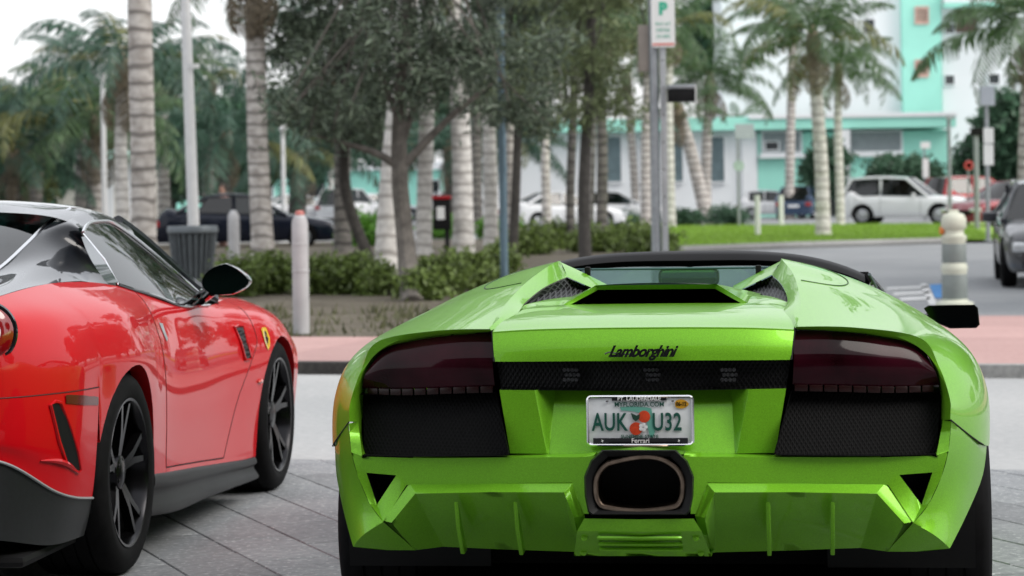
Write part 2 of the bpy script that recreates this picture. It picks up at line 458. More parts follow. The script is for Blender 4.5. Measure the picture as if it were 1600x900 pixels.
# road, kerb, pink sidewalk
N1 = 18.2
sheet('road', [st_xy(-80, N0 + .012), st_xy(80, N0 + .012), st_xy(80, N1 + .02), st_xy(-80, N1 + .02)], -.004, ROADM)
SW = .085
sw = sheet('sidewalk', [st_xy(-80, N1 + .1), st_xy(80, N1 + .1), st_xy(80, 25.1), st_xy(-4.6, 25.1), st_xy(-4.6, 21.55), st_xy(-80, 21.55)], SW - .012, mat('joint_grey', (.14, .11, .10), .9))
def slab(poly, z0, z1, name, m, parent, bev=.006):
    V = []; c = np.mean(poly, axis=0); n = len(poly)
    ins = [c + (q - c)*(1 - bev*1.4/np.linalg.norm(q - c)) for q in poly]
    V = [(q[0], q[1], z0) for q in poly] + [(q[0], q[1], z1 - bev) for q in poly] + [(q[0], q[1], z1) for q in ins]
    Fc = [(i, (i+1) % n, (i+1) % n + n, i + n) for i in range(n)] + [(i + n, (i+1) % n + n, (i+1) % n + 2*n, i + 2*n) for i in range(n)] + [tuple(range(2*n, 3*n))]
    return obj(name, new_mesh(name, V, Fc, m, False), parent)
kb = MB(); pts = [st_xy(-80, N1 + .005), st_xy(80, N1 + .005), st_xy(80, N1 + .145), st_xy(-80, N1 + .145)]
kerb_o = sheet('kerb', pts, -.002, KERB)
for i in range(-14, 15):
    a, b = i*1.0 + .006 - 3, i*1.0 + .994 - 3
    poly = [np.array(st_xy(s_, n_)) for s_, n_ in ((a, N1), (b, N1), (b, N1 + .15), (a, N1 + .15))]
    slab(poly, -.02, SW + .004, 'kerb_stone', KERBD if i < 1 else KERB, kerb_o)
for i in range(-8, 12):
    for j, (n0, n1) in enumerate(((N1 + .155, 19.85), (19.86, 21.5), (21.51, 23.2), (23.21, 25.05))):
        a, b = i*1.6 + .005 - 4, i*1.6 + 1.595 - 4
        if j > 1 and a < -4.6: continue
        if i < -5 and j > 1: continue
        poly = [np.array(st_xy(s_, n_)) for s_, n_ in ((a, n0), (b, n0), (b, n1), (a, n1))]
        slab(poly, .06, SW + random.uniform(-.001, .001), 'sidewalk_slab', PINK, sw)
# planting bed, its low edge, lawn
bed = sheet('planting_bed', [st_xy(-60, 21.57), st_xy(-4.65, 21.57), tuple(G(860, 420)[:2]), tuple(G(1010, 393)[:2]), tuple(G(1000, 372)[:2]), (-50, 62)], SW - .03, SOIL)
lawn = sheet('lawn', [tuple(G(1000, 394)[:2]), tuple(G(1250, 384.5)[:2]), tuple(G(1480, 378)[:2]), (30, 55), (40, 95), tuple(G(1480, 351)[:2]), tuple(G(1180, 355)[:2]), tuple(G(940, 358)[:2])], .05, GRASSB)
for a, b in (((1000, 395), (1250, 385.5)), ((1250, 385.5), (1490, 378.5))):
    A, B = G(*a), G(*b); MB().tube([A + [0, 0, .03], B + [0, 0, .03]], .10, 6).build('lawn_kerb', KERB, lawn)
LINE = ground_mat('line_paint', (.62, .63, .64), (.72, .73, .74), 30)
def mark(name, px, m, z=.004):
    return sheet(name, [tuple(G(u, v)[:2]) for u, v in px], z - .026, m)
for q in ([(1385, 447), (1452, 444), (1453, 447), (1386, 450)], [(1395, 455), (1452, 452), (1453, 455.5), (1397, 458.5)], [(1405, 463), (1453, 461), (1454, 464.5), (1408, 466.5)]):
    mark('parking_stripe', q, LINE)
mark('parking_line', [(1438, 441), (1448, 441), (1466, 474), (1452, 474)], LINE)
mark('accessible_bay_mark', [(1452, 442), (1474, 441), (1481, 462), (1461, 463)], ground_mat('blue_paint', (.03, .14, .36), (.05, .19, .42), 30))
# ================================================================== GREEN SPORTS CAR
GF = Frame(0.34693, 7.05, 7.216)
LENS = mat('smoked_lamp_glass', (.020, .002, .005), .06, var=.8, scale=5, spec=.16)
LAMPSEG = mat('lamp_segment', (.013, .003, .003), .3, var=.3, scale=60, spec=.25)
GRILLE = hexmesh('black_hex_grille', (.004, .004, .0043), (.001, .001, .0011), 84, .7)
BAND = hexmesh('light_bar_mesh', (.010, .010, .011), (.003, .003, .003), 75, .35)
BRONZE = mat('heat_tinted_steel', (.26, .20, .155), .36, 1., var=.35, scale=25)
TEALGLASS = glass('teal_glass', (.70, .82, .82), .7)
RIMBLACK = mat('black_alloy', (.022, .022, .024), .22, .9, var=.1)
DISC = mat('brake_disc', (.12, .12, .12), .4, .9, var=.2)
BLACKS = mat('header_black', (.006, .006, .007), .5, var=.2, spec=.25)
car = empty('sports_car', (GF.x, GF.y, 0), -GF.th, label='lime green low roadster with open roof seen from behind', category='sports car')
S = GF.sy; PR = GF.pr
def both(mb, name, mats, **k):
    o1 = mb.build(name, mats, car, **k); o2 = mb.mirror().build(name, mats, car, **k)
    return o1, o2
def line(pts, r, name, m, parent=None, n=6, closed=False):
    return MB().tube(pts, r, n, closed).build(name, m, car if parent is None else parent)

# --- side surface: levels from the engine-bay ridge down to the rocker
p = lambda x, y, z: np.array([x, y, z])
rimc = [p(.427, .074, .973), S(1340, 512, .115), p(.766, .178, .934), S(1467, 572, .205), S(1484, 622, .175), p(.846, .149, .708)]
rimc += [p(.84, .15, .5), p(.80, .15, .36)]
GST = [
 (0.0, rimc),
 (.50, [p(.432,.50,1.030), p(.60,.50,.998), p(.79,.50,.945), p(.905,.50,.865), p(.957,.50,.75), p(.965,.50,.60), p(.95,.5,.45), p(.9,.5,.3)]),
 (.92, [p(.408,.92,1.086), p(.585,.92,1.040), p(.775,.92,.968), p(.918,.92,.875), p(.983,.92,.75), p(.990,.92,.60), p(.97,.92,.42), p(.92,.92,.25)]),
 (1.387, [p(.366,1.387,1.121), p(.515,1.387,1.082), p(.670,1.387,1.018), p(.815,1.387,.925), p(.925,1.387,.79), p(.975,1.387,.60), p(.955,1.387,.4), p(.91,1.387,.19)]),
 (1.62, [p(.42,1.62,1.06), p(.53,1.62,1.035), p(.67,1.62,.975), p(.80,1.62,.89), p(.90,1.62,.77), p(.955,1.62,.59), p(.94,1.62,.38), p(.90,1.62,.17)]),
 (1.85, [p(.60,1.85,.935), p(.655,1.85,.93), p(.72,1.85,.905), p(.80,1.85,.85), p(.88,1.85,.755), p(.935,1.85,.58), p(.93,1.85,.37), p(.90,1.85,.16)]),
 (2.4, [p(.66,2.4,.885), p(.69,2.4,.883), p(.74,2.4,.865), p(.81,2.4,.815), p(.88,2.4,.725), p(.925,2.4,.56), p(.92,2.4,.36), p(.89,2.4,.15)]),
 (3.0, [p(.68,3.0,.845), p(.71,3.0,.842), p(.76,3.0,.825), p(.83,3.0,.78), p(.90,3.0,.69), p(.94,3.0,.54), p(.93,3.0,.35), p(.89,3.0,.15)]),
 (3.6, [p(.62,3.6,.735), p(.70,3.6,.742), p(.79,3.6,.74), p(.88,3.6,.70), p(.945,3.6,.62), p(.97,3.6,.50), p(.95,3.6,.34), p(.91,3.6,.15)]),
 (4.1, [p(.55,4.1,.60), p(.63,4.1,.605), p(.72,4.1,.60), p(.82,4.1,.57), p(.89,4.1,.51), p(.92,4.1,.42), p(.90,4.1,.30), p(.86,4.1,.15)]),
 (4.55, [p(.40,4.5,.44), p(.48,4.5,.44), p(.56,4.5,.43), p(.64,4.48,.41), p(.70,4.46,.37), p(.73,4.45,.31), p(.72,4.45,.24), p(.68,4.44,.15)]),
]
GL = Loft([a for a, b in GST], [b for a, b in GST])
AR, AF = (.95, .335, .385), (3.6, .325, .365)
def sbot(t): return 5.0 if t < .672 else 7.0
mb = MB(); ts = arch_ts(0, 1.80, [AR], 46)
mb.grid(GL.grid(ts, 0, sbot, 40, [AR]))
# soft rolled return of the panel edge into the lamp opening
rim0 = GL.col(0, np.linspace(0, 5, 40))
lamp_edge = curve([S(1242, 515, .10), S(1300, 517, .12), S(1380, 526, .165), S(1437, 541, .205), S(1457, 565, .225), S(1468, 595, .225), S(1473, 625, .21), S(1473.5, 656, .185)], 40)
mb.grid(np.stack([rim0, rim0*.45 + lamp_edge*.55 + np.array([0, -.006, 0]), lamp_edge, lamp_edge + np.array([-.004, .05, 0])]))
both(mb, 'rear_fender', GREEN, weld=.0008, angle=38)
mb = MB(); mb.grid(GL.grid(np.linspace(1.806, 2.995, 24), 0, 7, 30)); both(mb, 'door', GREEN, angle=38)
mb = MB(); mb.grid(GL.grid(arch_ts(3.001, 4.55, [AF], 30), 0, 7, 30, [AF])); both(mb, 'front_fender', GREEN, angle=38)
# hood, nose and belly
hood = []
for t in np.linspace(3.0, 4.55, 14):
    e = GL.col(t, [0])[0]; hood.append([np.array([x*e[0], e[1] + (0.06*(1-x*x) if t > 4.3 else 0), e[2] + (.045 if t < 3.5 else .02)*(1-x*x)]) for x in np.linspace(-1, 1, 15)])
MB().grid(hood).build('hood', GREEN, car)
nose = []
for q in np.linspace(0, 7, 10):
    e = GL.col(4.55, [q])[0]; nose.append([np.array([x*e[0], e[1] + .08*(1-x*x), e[2]]) for x in np.linspace(-1, 1, 15)])
MB().grid(nose).build('front_bumper', GREEN, car)
fl = MB(); fl.box((0, 2.45, .17), (1.50, 3.9, .05)); fl.box((0, .95, .36), (1.15, .7, .24)); fl.box((0, .72, .66), (1.2, 1.0, .50)); fl.box((0, .30, .66), (.72, .4, .30)); fl.build('underbody', mat('underbody_black', (.004, .004, .004), .9, var=0, spec=.1), car)

# --- inner hump facet with its dark intake
O = [p(.427,.074,.973), p(.432,.50,1.030), p(.408,.92,1.086), p(.366,1.387,1.121)]
O = GL.col(0, [0]), None
ridge = np.array([GL.col(t, [0])[0] for t in np.linspace(0, 1.387, 25)])
inner_edge = curve([p(.425,.085,.968), PR((806,494),(1226,488),.33), PR((819,472),(1229,470),.62), PR((850,450),(1222,445),.93), PR((886,433),(1205,429),1.25)], 25)
mb = MB()
mb.grid(np.stack([ridge, ridge*.5 + inner_edge*.5 + np.array([.004, 0, .006]), inner_edge]))
# front return of the hump: from the peak down to the glass
top2 = curve([p(.366,1.387,1.121), PR((915,428),(1186,425),1.42), PR((955,449),(1143,447),1.42)], 14)
in2 = curve([PR((886,433),(1205,429),1.25), PR((910,443),(1180,442),1.27), PR((938,455),(1143,459),1.27)], 14)
mb.grid(np.stack([top2, top2*.5 + in2*.5 + np.array([0, 0, .004]), in2]))
both(mb, 'intake_surround', GREEN, weld=.001, angle=30)
mesh_top = np.concatenate([inner_edge[9:], in2[1:]])
mesh_top = curve(mesh_top, 26) + np.array([0, .012, -.004])
mesh_bot = curve([PR((815,489),(1230,482),.50), PR((845,475),(1215,468),.85), PR((880,467),(1180,462),1.1), PR((938,459),(1143,463),1.27)], 26) + np.array([0, .012, 0])
mb = MB(); mb.grid(np.stack([mesh_top, mesh_top*.5 + mesh_bot*.5 + np.array([.01, .07, 0]), mesh_bot]))
MESH2 = hexmesh('intake_wire_mesh', (.06, .062, .066), (.004, .004, .004), 80, .4)
both(mb, 'intake_mesh', MESH2)
# --- engine lid: deck, scoop, tail face with the script
def sym(rows): return [list(r) + [np.array([-q[0], q[1], q[2]]) for q in r[::-1]][(1 if abs(r[-1][0]) < 1e-6 else 0):] for r in rows]
lip = [p(.420,.082,.966), p(.30,.045,.974), p(.15,.02,.978), p(0,.012,.979)]
deck1 = [p(.421,.22,.987), p(.31,.20,.996), p(.16,.19,1.000), p(0,.19,1.001)]
deck2 = [p(.424,.42,1.000), p(.33,.42,1.010), p(.17,.40,1.012), p(0,.40,1.013)]
deck3 = [p(.424,.60,1.004), p(.36,.60,1.013), p(.262,.60,1.016), p(0,.60,1.017)]
tail_t = [p(.420,.076,.961), p(.30,.039,.969), p(.15,.014,.973), p(0,.006,.974)]
tail_b = [p(.411,.040,.884), p(.30,.004,.886), p(.15,-.022,.888), p(0,-.030,.888)]
mb = MB()
mb.grid(patch(sym([lip, deck1, deck2, deck3]), 40, 16))
mb.grid(patch(sym([tail_b, [(a*.5 + b*.5) + np.array([0, -.006, 0]) for a, b in zip(tail_b, tail_t)], tail_t]), 40, 8))
mb.grid(patch(sym([tail_t, [(a+b)/2 + np.array([0, -.0025, .0015]) for a, b in zip(tail_t, lip)], lip]), 40, 5))
mb.grid(patch(sym([tail_b, [q + np.array([0, .05, .006]) for q in tail_b]]), 40, 2))
# shoulders of the lid rising to the intake mesh beside the scoop
d3 = curve([p(.424,.60,1.004), p(.36,.60,1.013), p(.27,.60,1.0155)], 26); mbt = mesh_bot + np.array([0, -.012, .002])
shd_ = np.stack([d3, d3*.6 + mbt*.4 + np.array([0, 0, .008]), d3*.25 + mbt*.75 + np.array([0, 0, .007]), mbt])
mb.grid(patch(shd_, 26, 10)); mb.grid(patch(shd_*np.array([-1, 1, 1]), 26, 10))
lid = mb.build('engine_lid', GREEN, car, weld=.0008, angle=30)
# scoop: a trapezoid mouth with a green hood over it
sb, st_ = p(.262, .605, 1.012), p(.176, .66, 1.057)
sbo, sto = p(.285, .60, 1.010), p(.182, .65, 1.071)
mb = MB()
fr = [[sbo, sb], [sto, st_]]
mb.grid(flatpatch(fr, 3, 8))
m2 = lambda q: np.array([-q[0], q[1], q[2]])
mb.grid(flatpatch([[m2(sbo), m2(sb)], [m2(sto), m2(st_)]], 3, 8))
mb.grid(flatpatch([[sto, m2(sto)], [st_, m2(st_)]], 16, 2))
roofc = lambda y, z, k: [np.array([x*k, y, z + .006*(1-x*x)]) for x in np.linspace(-1, 1, 17)]
mb.grid([roofc(.65, 1.0710, .182), roofc(.9, 1.056, .20), roofc(1.15, 1.038, .22), roofc(1.40, 1.015, .24)])
mb.grid([[sto, np.array([.20,.9,1.056]), np.array([.22,1.15,1.038]), np.array([.24,1.40,1.015])], [sbo, np.array([.29,.9,1.02]), np.array([.30,1.15,1.02]), np.array([.30,1.40,1.01])]])
mb.grid([[m2(q) for q in [sto, np.array([.20,.9,1.056]), np.array([.22,1.15,1.038]), np.array([.24,1.40,1.015])]], [m2(q) for q in [sbo, np.array([.29,.9,1.02]), np.array([.30,1.15,1.02]), np.array([.30,1.40,1.01])]]])
mb.build('engine_scoop', GREEN, lid, weld=.0008, bevel=.003, angle=30)
mb = MB(); fwd = np.array([0, .30, -.01])
for a, b in ((sb, m2(sb)), (m2(sb), m2(st_)), (m2(st_), st_), (st_, sb)):
    mb.grid(flatpatch([[a, b], [a + fwd, b + fwd]], 2, 2))
mb.grid(flatpatch([[sb + fwd, m2(sb) + fwd], [st_ + fwd, m2(st_) + fwd]], 2, 2))
mb.build('scoop_mouth', mat('scoop_black', (.012, .008, .007), .5, var=.2), lid)
# script badge
text('script_badge', 'Lamborghini', .043, BLACKG, lid, S(1002, 549.5, -.041), .004, .5, .0016, 0.92, .92)
sw = [S(945, 553, -.041), S(952, 550.5, -.042), S(964, 552.5, -.042), S(978, 553.5, -.042), S(990, 552.5, -.042)]
line(curve(sw, 26), .0022, 'script_flourish', BLACKG, lid)

# --- light bar between the lamps
def ycen(x, a=-.030, b=.17): return a + b*abs(x)
mb = MB()
for x0, x1 in ((-.41, .41),):
    xs = np.linspace(x0, x1, 25)
    mb.grid([[np.array([x, ycen(x) + .035, .884]) for x in xs], [np.array([x*.97, ycen(x) + .03, .811]) for x in xs]])
    mb.grid([[np.array([x*.97, ycen(x) + .03, .811]) for x in xs], [np.array([x*.97, ycen(x) - .0, .805]) for x in xs]])
bar = mb.build('light_bar', BAND, car, smooth=False)
REFL = mat('clear_reflector', (.045, .045, .048), .2, .5, var=.6, scale=130, coat=1)
for u in (892, 1018, 1138):
    q = S(u, 585, .02); mb = MB()
    for i in range(4):
        for j in range(3):
            c = q + np.array([(i-1.5)*.011 + (.0055 if j % 2 else 0), -.012, (j-1)*.0135])
            mb.lathe([(.0001, -.004), (.0058, -.004), (.0058, .004)], 6, 'y', c)
    mb.build('bar_reflector', REFL, bar, smooth=False)
# --- number-plate panel, folded back at the top
mb = MB()
z1, z0 = .806, .632
def yp(x, z): return ycen(x, -.055, .16) + .02*(z - z0)/(z1 - z0)
oc, ic = .296, .245           # crease at top, inner wall at top
bt = .262
for sgn in (1, -1):
    a = [np.array([sgn*x, yp(x, z1), z1]) for x in np.linspace(.397, oc, 6)]; b = [np.array([sgn*x, yp(x, z0), z0]) for x in np.linspace(.366, bt, 6)]
    mb.grid(flatpatch([a, b], 6, 10))
    mb.grid(flatpatch([[np.array([sgn*oc, yp(oc, z1), z1]), np.array([sgn*ic, yp(ic, z1) + .07, z1])], [np.array([sgn*bt, yp(bt, z0), z0]), np.array([sgn*(bt-.006), yp(bt, z0) + .004, z0])]], 4, 10))
a = [np.array([x, yp(x, z1) + .07, z1]) for x in np.linspace(-ic, ic, 13)]; b = [np.array([x, yp(x, z0) + .004, z0]) for x in np.linspace(-(bt-.006), bt-.006, 13)]
mb.grid(flatpatch([a, b], 13, 10))
mb.build('plate_panel', GREEN, car, weld=.0008, bevel=.003, angle=14)
# licence plate
PC = S(1000.5, 657, -.035); pw, ph = .288, .132
PL = mat('plate_white', (.80, .82, .84), .35, var=.06, scale=40, coat=.3)
PG = mat('plate_green', (.006, .085, .06), .4, var=0)
plate = MB(); plate.box(PC, (pw, .004, ph)); plate = plate.build('licence_plate', PL, car, bevel=.001)
yf = PC[1] - .004
mb = MB()
rr = .010
def rrect(w_, h_, r, n=5):
    out = []
    for cx, cz, a0 in ((w_/2-r, h_/2-r, 0), (-w_/2+r, h_/2-r, 90), (-w_/2+r, -h_/2+r, 180), (w_/2-r, -h_/2+r, 270)):
        for k in range(n+1):
            a = rad(a0 + 90*k/n); out.append((cx + r*math.cos(a), cz + r*math.sin(a)))
    return out
mb.tube([(PC[0]+x, yf, PC[2]+z) for x, z in rrect(pw, ph, .010)], .0042, 6, True)
mb.build('plate_frame', CHROME, plate)
mb = MB(); mb.box((PC[0], yf-.001, PC[2]-ph/2+.0105), (pw-.028, .004, .016)); mb.build('plate_frame_strip', BLACKG, plate)
mb = MB(); mb.box((PC[0]-.002, yf-.001, PC[2]+ph/2-.006), (.15, .004, .010)); mb.build('plate_frame_strip', BLACKG, plate)
WHITE_T = mat('letter_white', (.8, .8, .8), .4, var=0)
text('plate_lettering', 'Ferrari', .018, WHITE_T, plate, (PC[0], yf-.0042, PC[2]-ph/2+.011), .0005, 0, .0003)
text('plate_lettering', 'FT. LAUDERDALE', .0135, WHITE_T, plate, (PC[0]-.002, yf-.0042, PC[2]+ph/2-.0062), .0005, 0, .0003, 1.15)
text('plate_lettering', 'AUK', .068, PG, plate, (PC[0]-.084, yf-.001, PC[2]-.006), .001, 0, .0012, .68, 1.06)
text('plate_lettering', 'U32', .068, PG, plate, (PC[0]+.073, yf-.001, PC[2]-.006), .001, 0, .0012, .68, 1.06)
text('plate_lettering', 'MYFLORIDA.COM', .0175, PG, plate, (PC[0]-.002, yf-.001, PC[2]+ph/2-.022), .0005, 0, .0002, .98)
text('plate_lettering', 'SUNSHINE STATE', .012, PG, plate, (PC[0]-.002, yf-.001, PC[2]-ph/2+.0225), .0005, 0, .0002, 1.1)
st = MB(); st.prism([(PC[0]+.113+.018*math.cos(a)*(1.05+.12*math.cos(3*a)), PC[2]+.045+.0125*math.sin(a)) for a in np.linspace(0, 2*math.pi, 20)[:-1]], yf-.001, yf+.001)
st.build('validation_sticker', mat('sticker_gold', (.75, .38, .02), .4, var=.2), plate)
text('sticker_lettering', '06-12', .0155, BLACKM, plate, (PC[0]+.113, yf-.002, PC[2]+.045), .0004, 0, .0003, .8)
mb = MB(); mb.prism([(PC[0]+x, PC[2]+z) for x, z in ((-.055,.037),(-.02,.039),(.02,.036),(.031,.033),(.033,.02),(.036,-.01),(.04,-.03),(.034,-.047),(.026,-.043),(.020,-.02),(.017,.01),(.0,.02),(-.02,.026),(-.052,.028))], yf-.0004, yf+.001)
mb.build('state_outline', mat('plate_mint', (.14, .42, .33), .5, var=.1), plate)
ORG = mat('orange_fruit', (.62, .055, .012), .5, var=.2, scale=60)
for cx, cz, r in ((-.012, -.022, .0175), (.011, .011, .0165)):
    mb = MB(); mb.lathe([(.0001, -.0022), (r, -.0016), (r, .001)], 20, 'y', (PC[0]+cx, yf, PC[2]+cz)); mb.build('orange_fruit', ORG, plate)
mb = MB(); mb.prism([(PC[0]+x, PC[2]+z) for x, z in ((-.026,.022),(-.01,.014),(.0,.018),(-.002,.006),(-.012,-.002),(-.02,.004))], yf-.0026, yf)
mb.build('fruit_leaf', mat('fruit_leaf', (.01, .05, .03), .5, var=0), plate)
mb = MB()
for k in range(5): 
    a = k*2*math.pi/5; mb.lathe([(.0001, -.0030), (.0055, -.0026), (.0055, 0)], 8, 'y', (PC[0]+.008+.007*math.cos(a), yf, PC[2]-.018+.007*math.sin(a)))
mb.build('fruit_blossom', WHITE_T, plate)
for sx_ in (-.105, .105):
    mb = MB(); c = (PC[0]+sx_, PC[2]-ph/2+.011)
    mb.prism([(c[0]+x, c[1]+z) for x, z in ((-.002,.005),(.001,.002),(.004,.002),(.002,-.001),(.002,-.005),(0,-.002),(-.003,-.003),(-.001,.001))], yf-.0042, yf-.003); mb.build('horse_mark', WHITE_T, plate)
for sx_, sz_ in ((-.09, .052), (.09, .052)):
    scr = MB(); scr.lathe([(.0001, -.003), (.004, -.002), (.004, 0)], 8, 'y', (PC[0]+sx_, yf-.001, PC[2]+sz_)); scr.build('plate_screw', CHROME, plate)

# --- tail lamps and side grilles
lt = lamp_edge[:28]
lb = curve([S(1239, 600, .06), S(1300, 601, .09), S(1400, 603, .16), S(1469, 601, .225)], 28)
mb = MB(); off = np.array([-.004, .006, -.003])
mid = lt*.5 + lb*.5 + np.array([0, -.022, 0])
mb.grid(patch([lt + off, mid, lb + off*.3], 28, 10))
lamps = both(mb, 'tail_lamp', LENS)
for sgn, lp in zip((1, -1), lamps):
    segs = curve([S(1240, 601, .055), S(1300, 602, .085), S(1400, 604, .155), S(1460, 602, .215)], 11)
    for i in range(10):
        a, b = segs[i]*.94 + segs[i+1]*.06, segs[i]*.06 + segs[i+1]*.94
        dz = np.array([0, 0, .018]); dy = np.array([0, .02, 0])
        sg = MB(); A = [a, b, b - dz, a - dz]; B = [q + dy for q in A]
        sg.add(A + B, [(0,1,2,3), (7,6,5,4), (0,4,5,1), (3,2,6,7), (0,3,7,4), (1,5,6,2)])
        if sgn < 0: sg = sg.mirror()
        sg.build('lamp_segment', LAMPSEG, lp, bevel=.0015)
gt = curve([S(1238, 611, .06), S(1300, 613, .09), S(1400, 614, .16), S(1472, 612, .21)], 16)
gb = curve([S(1211, 711, -.05), S(1300, 712, .0), S(1400, 712, .07), S(1464, 710, .12)], 16)
mb = MB(); rec = np.array([0, .045, 0])
mb.grid(flatpatch([list(gt + rec), list(gb + rec)], 16, 12))
mb.grid(np.stack([gb + rec, gb])); mb.grid(np.stack([gt + rec, gt]))
mb.grid(flatpatch([[gt[0] + rec, gt[0] + np.array([-.004, -.004, 0])], [gb[0] + rec, gb[0] + np.array([-.004, -.004, 0])]], 2, 2))
both(mb, 'rear_grille', GRILLE, smooth=False)
# frame of the grille at the outer side
ol = curve([lamp_edge[-1], S(1473, 680, .165), S(1464, 711, .12)], 12)

# --- bumper
def yb(x): return -.165 + .36*abs(x)
def sb_(u, v, dy=0.0):        # point of the bumper face at a pixel, right half
    y = .0
    for _ in range(6): y = yb(S(u, v, y)[0])
    return S(u, v, y + dy)
mb = MB()
topL = [sb_(u, v) for u, v in ((1068, 713), (1100, 714), (1211, 714), (1300, 714.5), (1376, 714.5))]
botL = [sb_(u, v) for u, v in ((1083, 748), (1106, 754), (1211, 755), (1300, 756), (1376, 757))]
mb.grid(flatpatch([topL, botL], 20, 6))
mb.grid(np.stack([np.array(topL), np.array(topL) + np.array([0, .10, .004])]))
A_, B_, C_ = sb_(1376, 714.5), sb_(1463, 712, -.005), S(1482, 705, .135)
E_, D_ = sb_(1388, 758), S(1427, 817, .07)
c2, c3 = S(1471, 745, .125), S(1451, 788, .10)
h1, h2, h3 = sb_(1405, 742), sb_(1457, 738), sb_(1440, 789)
bmid = sb_(1376, 757)
def quad(a, b, c, d): mb.grid(flatpatch([[a, b], [d, c]], 5, 5))
quad(A_, B_, h2, h1); quad(B_, C_, c2, h2); quad(h2, c2, c3, h3); mb.add([h3, c3, D_], [(0, 1, 2)]); quad(h1, h3, D_, E_); quad(A_, h1, E_, bmid)
crease = [p(.848, .150, .703), C_, c2, c3, D_]
outer = [S(1540, 689, .52), S(1541, 705, .52), S(1534, 748, .46), S(1511, 803, .30), S(1484, 857, .14)]
mb.grid(patch([crease, [(a+b)/2 + np.array([.012, -.012, 0]) for a, b in zip(crease, outer)], outer], 16, 8))
mb.grid(np.stack([curve([B_, lamp_edge[-1]], 4), curve([C_, crease[0]], 4)]))
# lower corner facet
k1, k2 = S(1386, 862, .20), S(1430, 862, .17)
lowm = (D_ + outer[-1])/2 + np.array([.012, -.012, 0])
mb.grid(np.stack([curve([D_, lowm, outer[-1]], 8), curve([k1, (k1 + k2)/2, k2], 8)]))
t1e, t0e = sb_(1413, 818, -.028), sb_(1431, 817, .001)
mb.grid(np.stack([curve([k1, (k1 + k2)/2, k2, outer[-1]], 8), curve([k1, (k1 + k2)/2, k2, outer[-1]], 8) + np.array([-.05, .2, .02])]))
# central surround of the exhaust
ex = [(1056, 702), (1084, 738), (1083, 748), (1078, 806)]
mb.grid(flatpatch([[sb_(1068, 713), sb_(1084, 740), sb_(1083, 748)], [sb_(1060, 709), sb_(1080, 738), sb_(1080, 748)]], 3, 2))
mb.grid(flatpatch([[sb_(1083, 748), sb_(1106, 754)], [sb_(1079, 803), sb_(1087, 803)]], 2, 6))
bump = both(mb, 'rear_bumper', GREEN, weld=.0012, bevel=.004, angle=16)
# triangular side opening
for sgn, par in zip((1, -1), bump):
    mb = MB(); dp = np.array([0, .09, 0]); H3 = [h1, h2, h3]
    for i in range(3): mb.grid(flatpatch([[H3[i] + [0,.003,0], H3[(i+1) % 3] + [0,.003,0]], [H3[i] + dp, H3[(i+1) % 3] + dp]], 2, 2))
    mb.add([q + dp for q in H3], [(0, 1, 2)])
    (mb if sgn > 0 else mb.mirror()).build('bumper_opening', BLACKM, par, smooth=False)
    # rim around the grille towards the corner
    rm = MB(); ol2 = curve([crease[0] + np.array([-.001, .002, 0]), S(1482, 682, .145), C_], 12)
    rm.grid(np.stack([ol2, ol, ol + np.array([-.003, .05, 0])]))
    (rm if sgn > 0 else rm.mirror()).build('grille_rim', GREEN, par)
    # side marker
    mk = MB()
    q = [S(1511, 679, .36), S(1534, 684, .47), S(1534, 695, .47), S(1511, 690, .36)]
    qq = [a + np.array([.004, -.006, 0]) for a in q]
    mk.add(q + qq, [(4,5,6,7), (0,1,5,4), (1,2,6,5), (2,3,7,6), (3,0,4,7)])
    (mk if sgn > 0 else mk.mirror()).build('side_marker', mat('marker_smoke', (.10, .105, .10), .2, var=.3, scale=90, coat=1) if sgn > 0 else mat('marker_red', (.12, .01, .012), .15, var=.2, coat=1), par, bevel=.0015)
# diffuser trays (bevelled lip, face sloping under), fins
for sgn in (1, -1):
    mb = MB()
    t0 = [sb_(u, v, .004) for u, v in ((1086, 806), (1104, 753.5), (1240, 753.5), (1383, 755))] + [D_ + np.array([.004, .004, .004])]
    t1 = [sb_(u, v, -.028) for u, v in ((1101, 809), (1116, 769), (1240, 769), (1370, 771), (1413, 818))]
    t2 = [S(1112, 864, .12), S(1118, 863, .13), S(1240, 860, .20), S(1345, 856, .24), k1 + np.array([.002, .002, 0])]
    mb.add([t0[-1], t1[-1], t2[-1]], [(0, 1, 2)]); mb.grid(flatpatch([t0, t1], 5, 3)); mb.grid(flatpatch([t1, [(a*.6 + b*.4) + np.array([0, -.006, 0]) for a, b in zip(t1, t2)], t2], 25, 9))
    mb.grid(np.stack([np.array(t2), np.array(t2) + np.array([0, .25, .0])]))
    mb.grid(flatpatch([[t0[0], t1[0]], [S(1103, 865, .05), t2[0]]], 2, 3))
    mb = mb if sgn > 0 else mb.mirror()
    df = mb.build('diffuser', GREEN, car, weld=.001, bevel=.004, angle=22)
    for (ua, va, ub, vb) in ((1200, 784, 1203, 862), (1301, 784, 1301, 861)):
        a, b = sb_(ua, va, -.022), S(ub, vb, .10 if ua < 1250 else .15)
        f_ = MB(); th = .006
        pts = [a, b, b + np.array([0, -.055, -.004]), (a+b)/2 + np.array([0, -.05, 0])]
        V = [q + np.array([th, 0, 0]) for q in pts] + [q - np.array([th, 0, 0]) for q in pts]
        f_.add(V, [(0,1,2,3), (7,6,5,4), (0,4,5,1), (1,5,6,2), (2,6,7,3), (3,7,4,0)])
        (f_ if sgn > 0 else f_.mirror()).build('diffuser_fin', GREEN, df, bevel=.003)
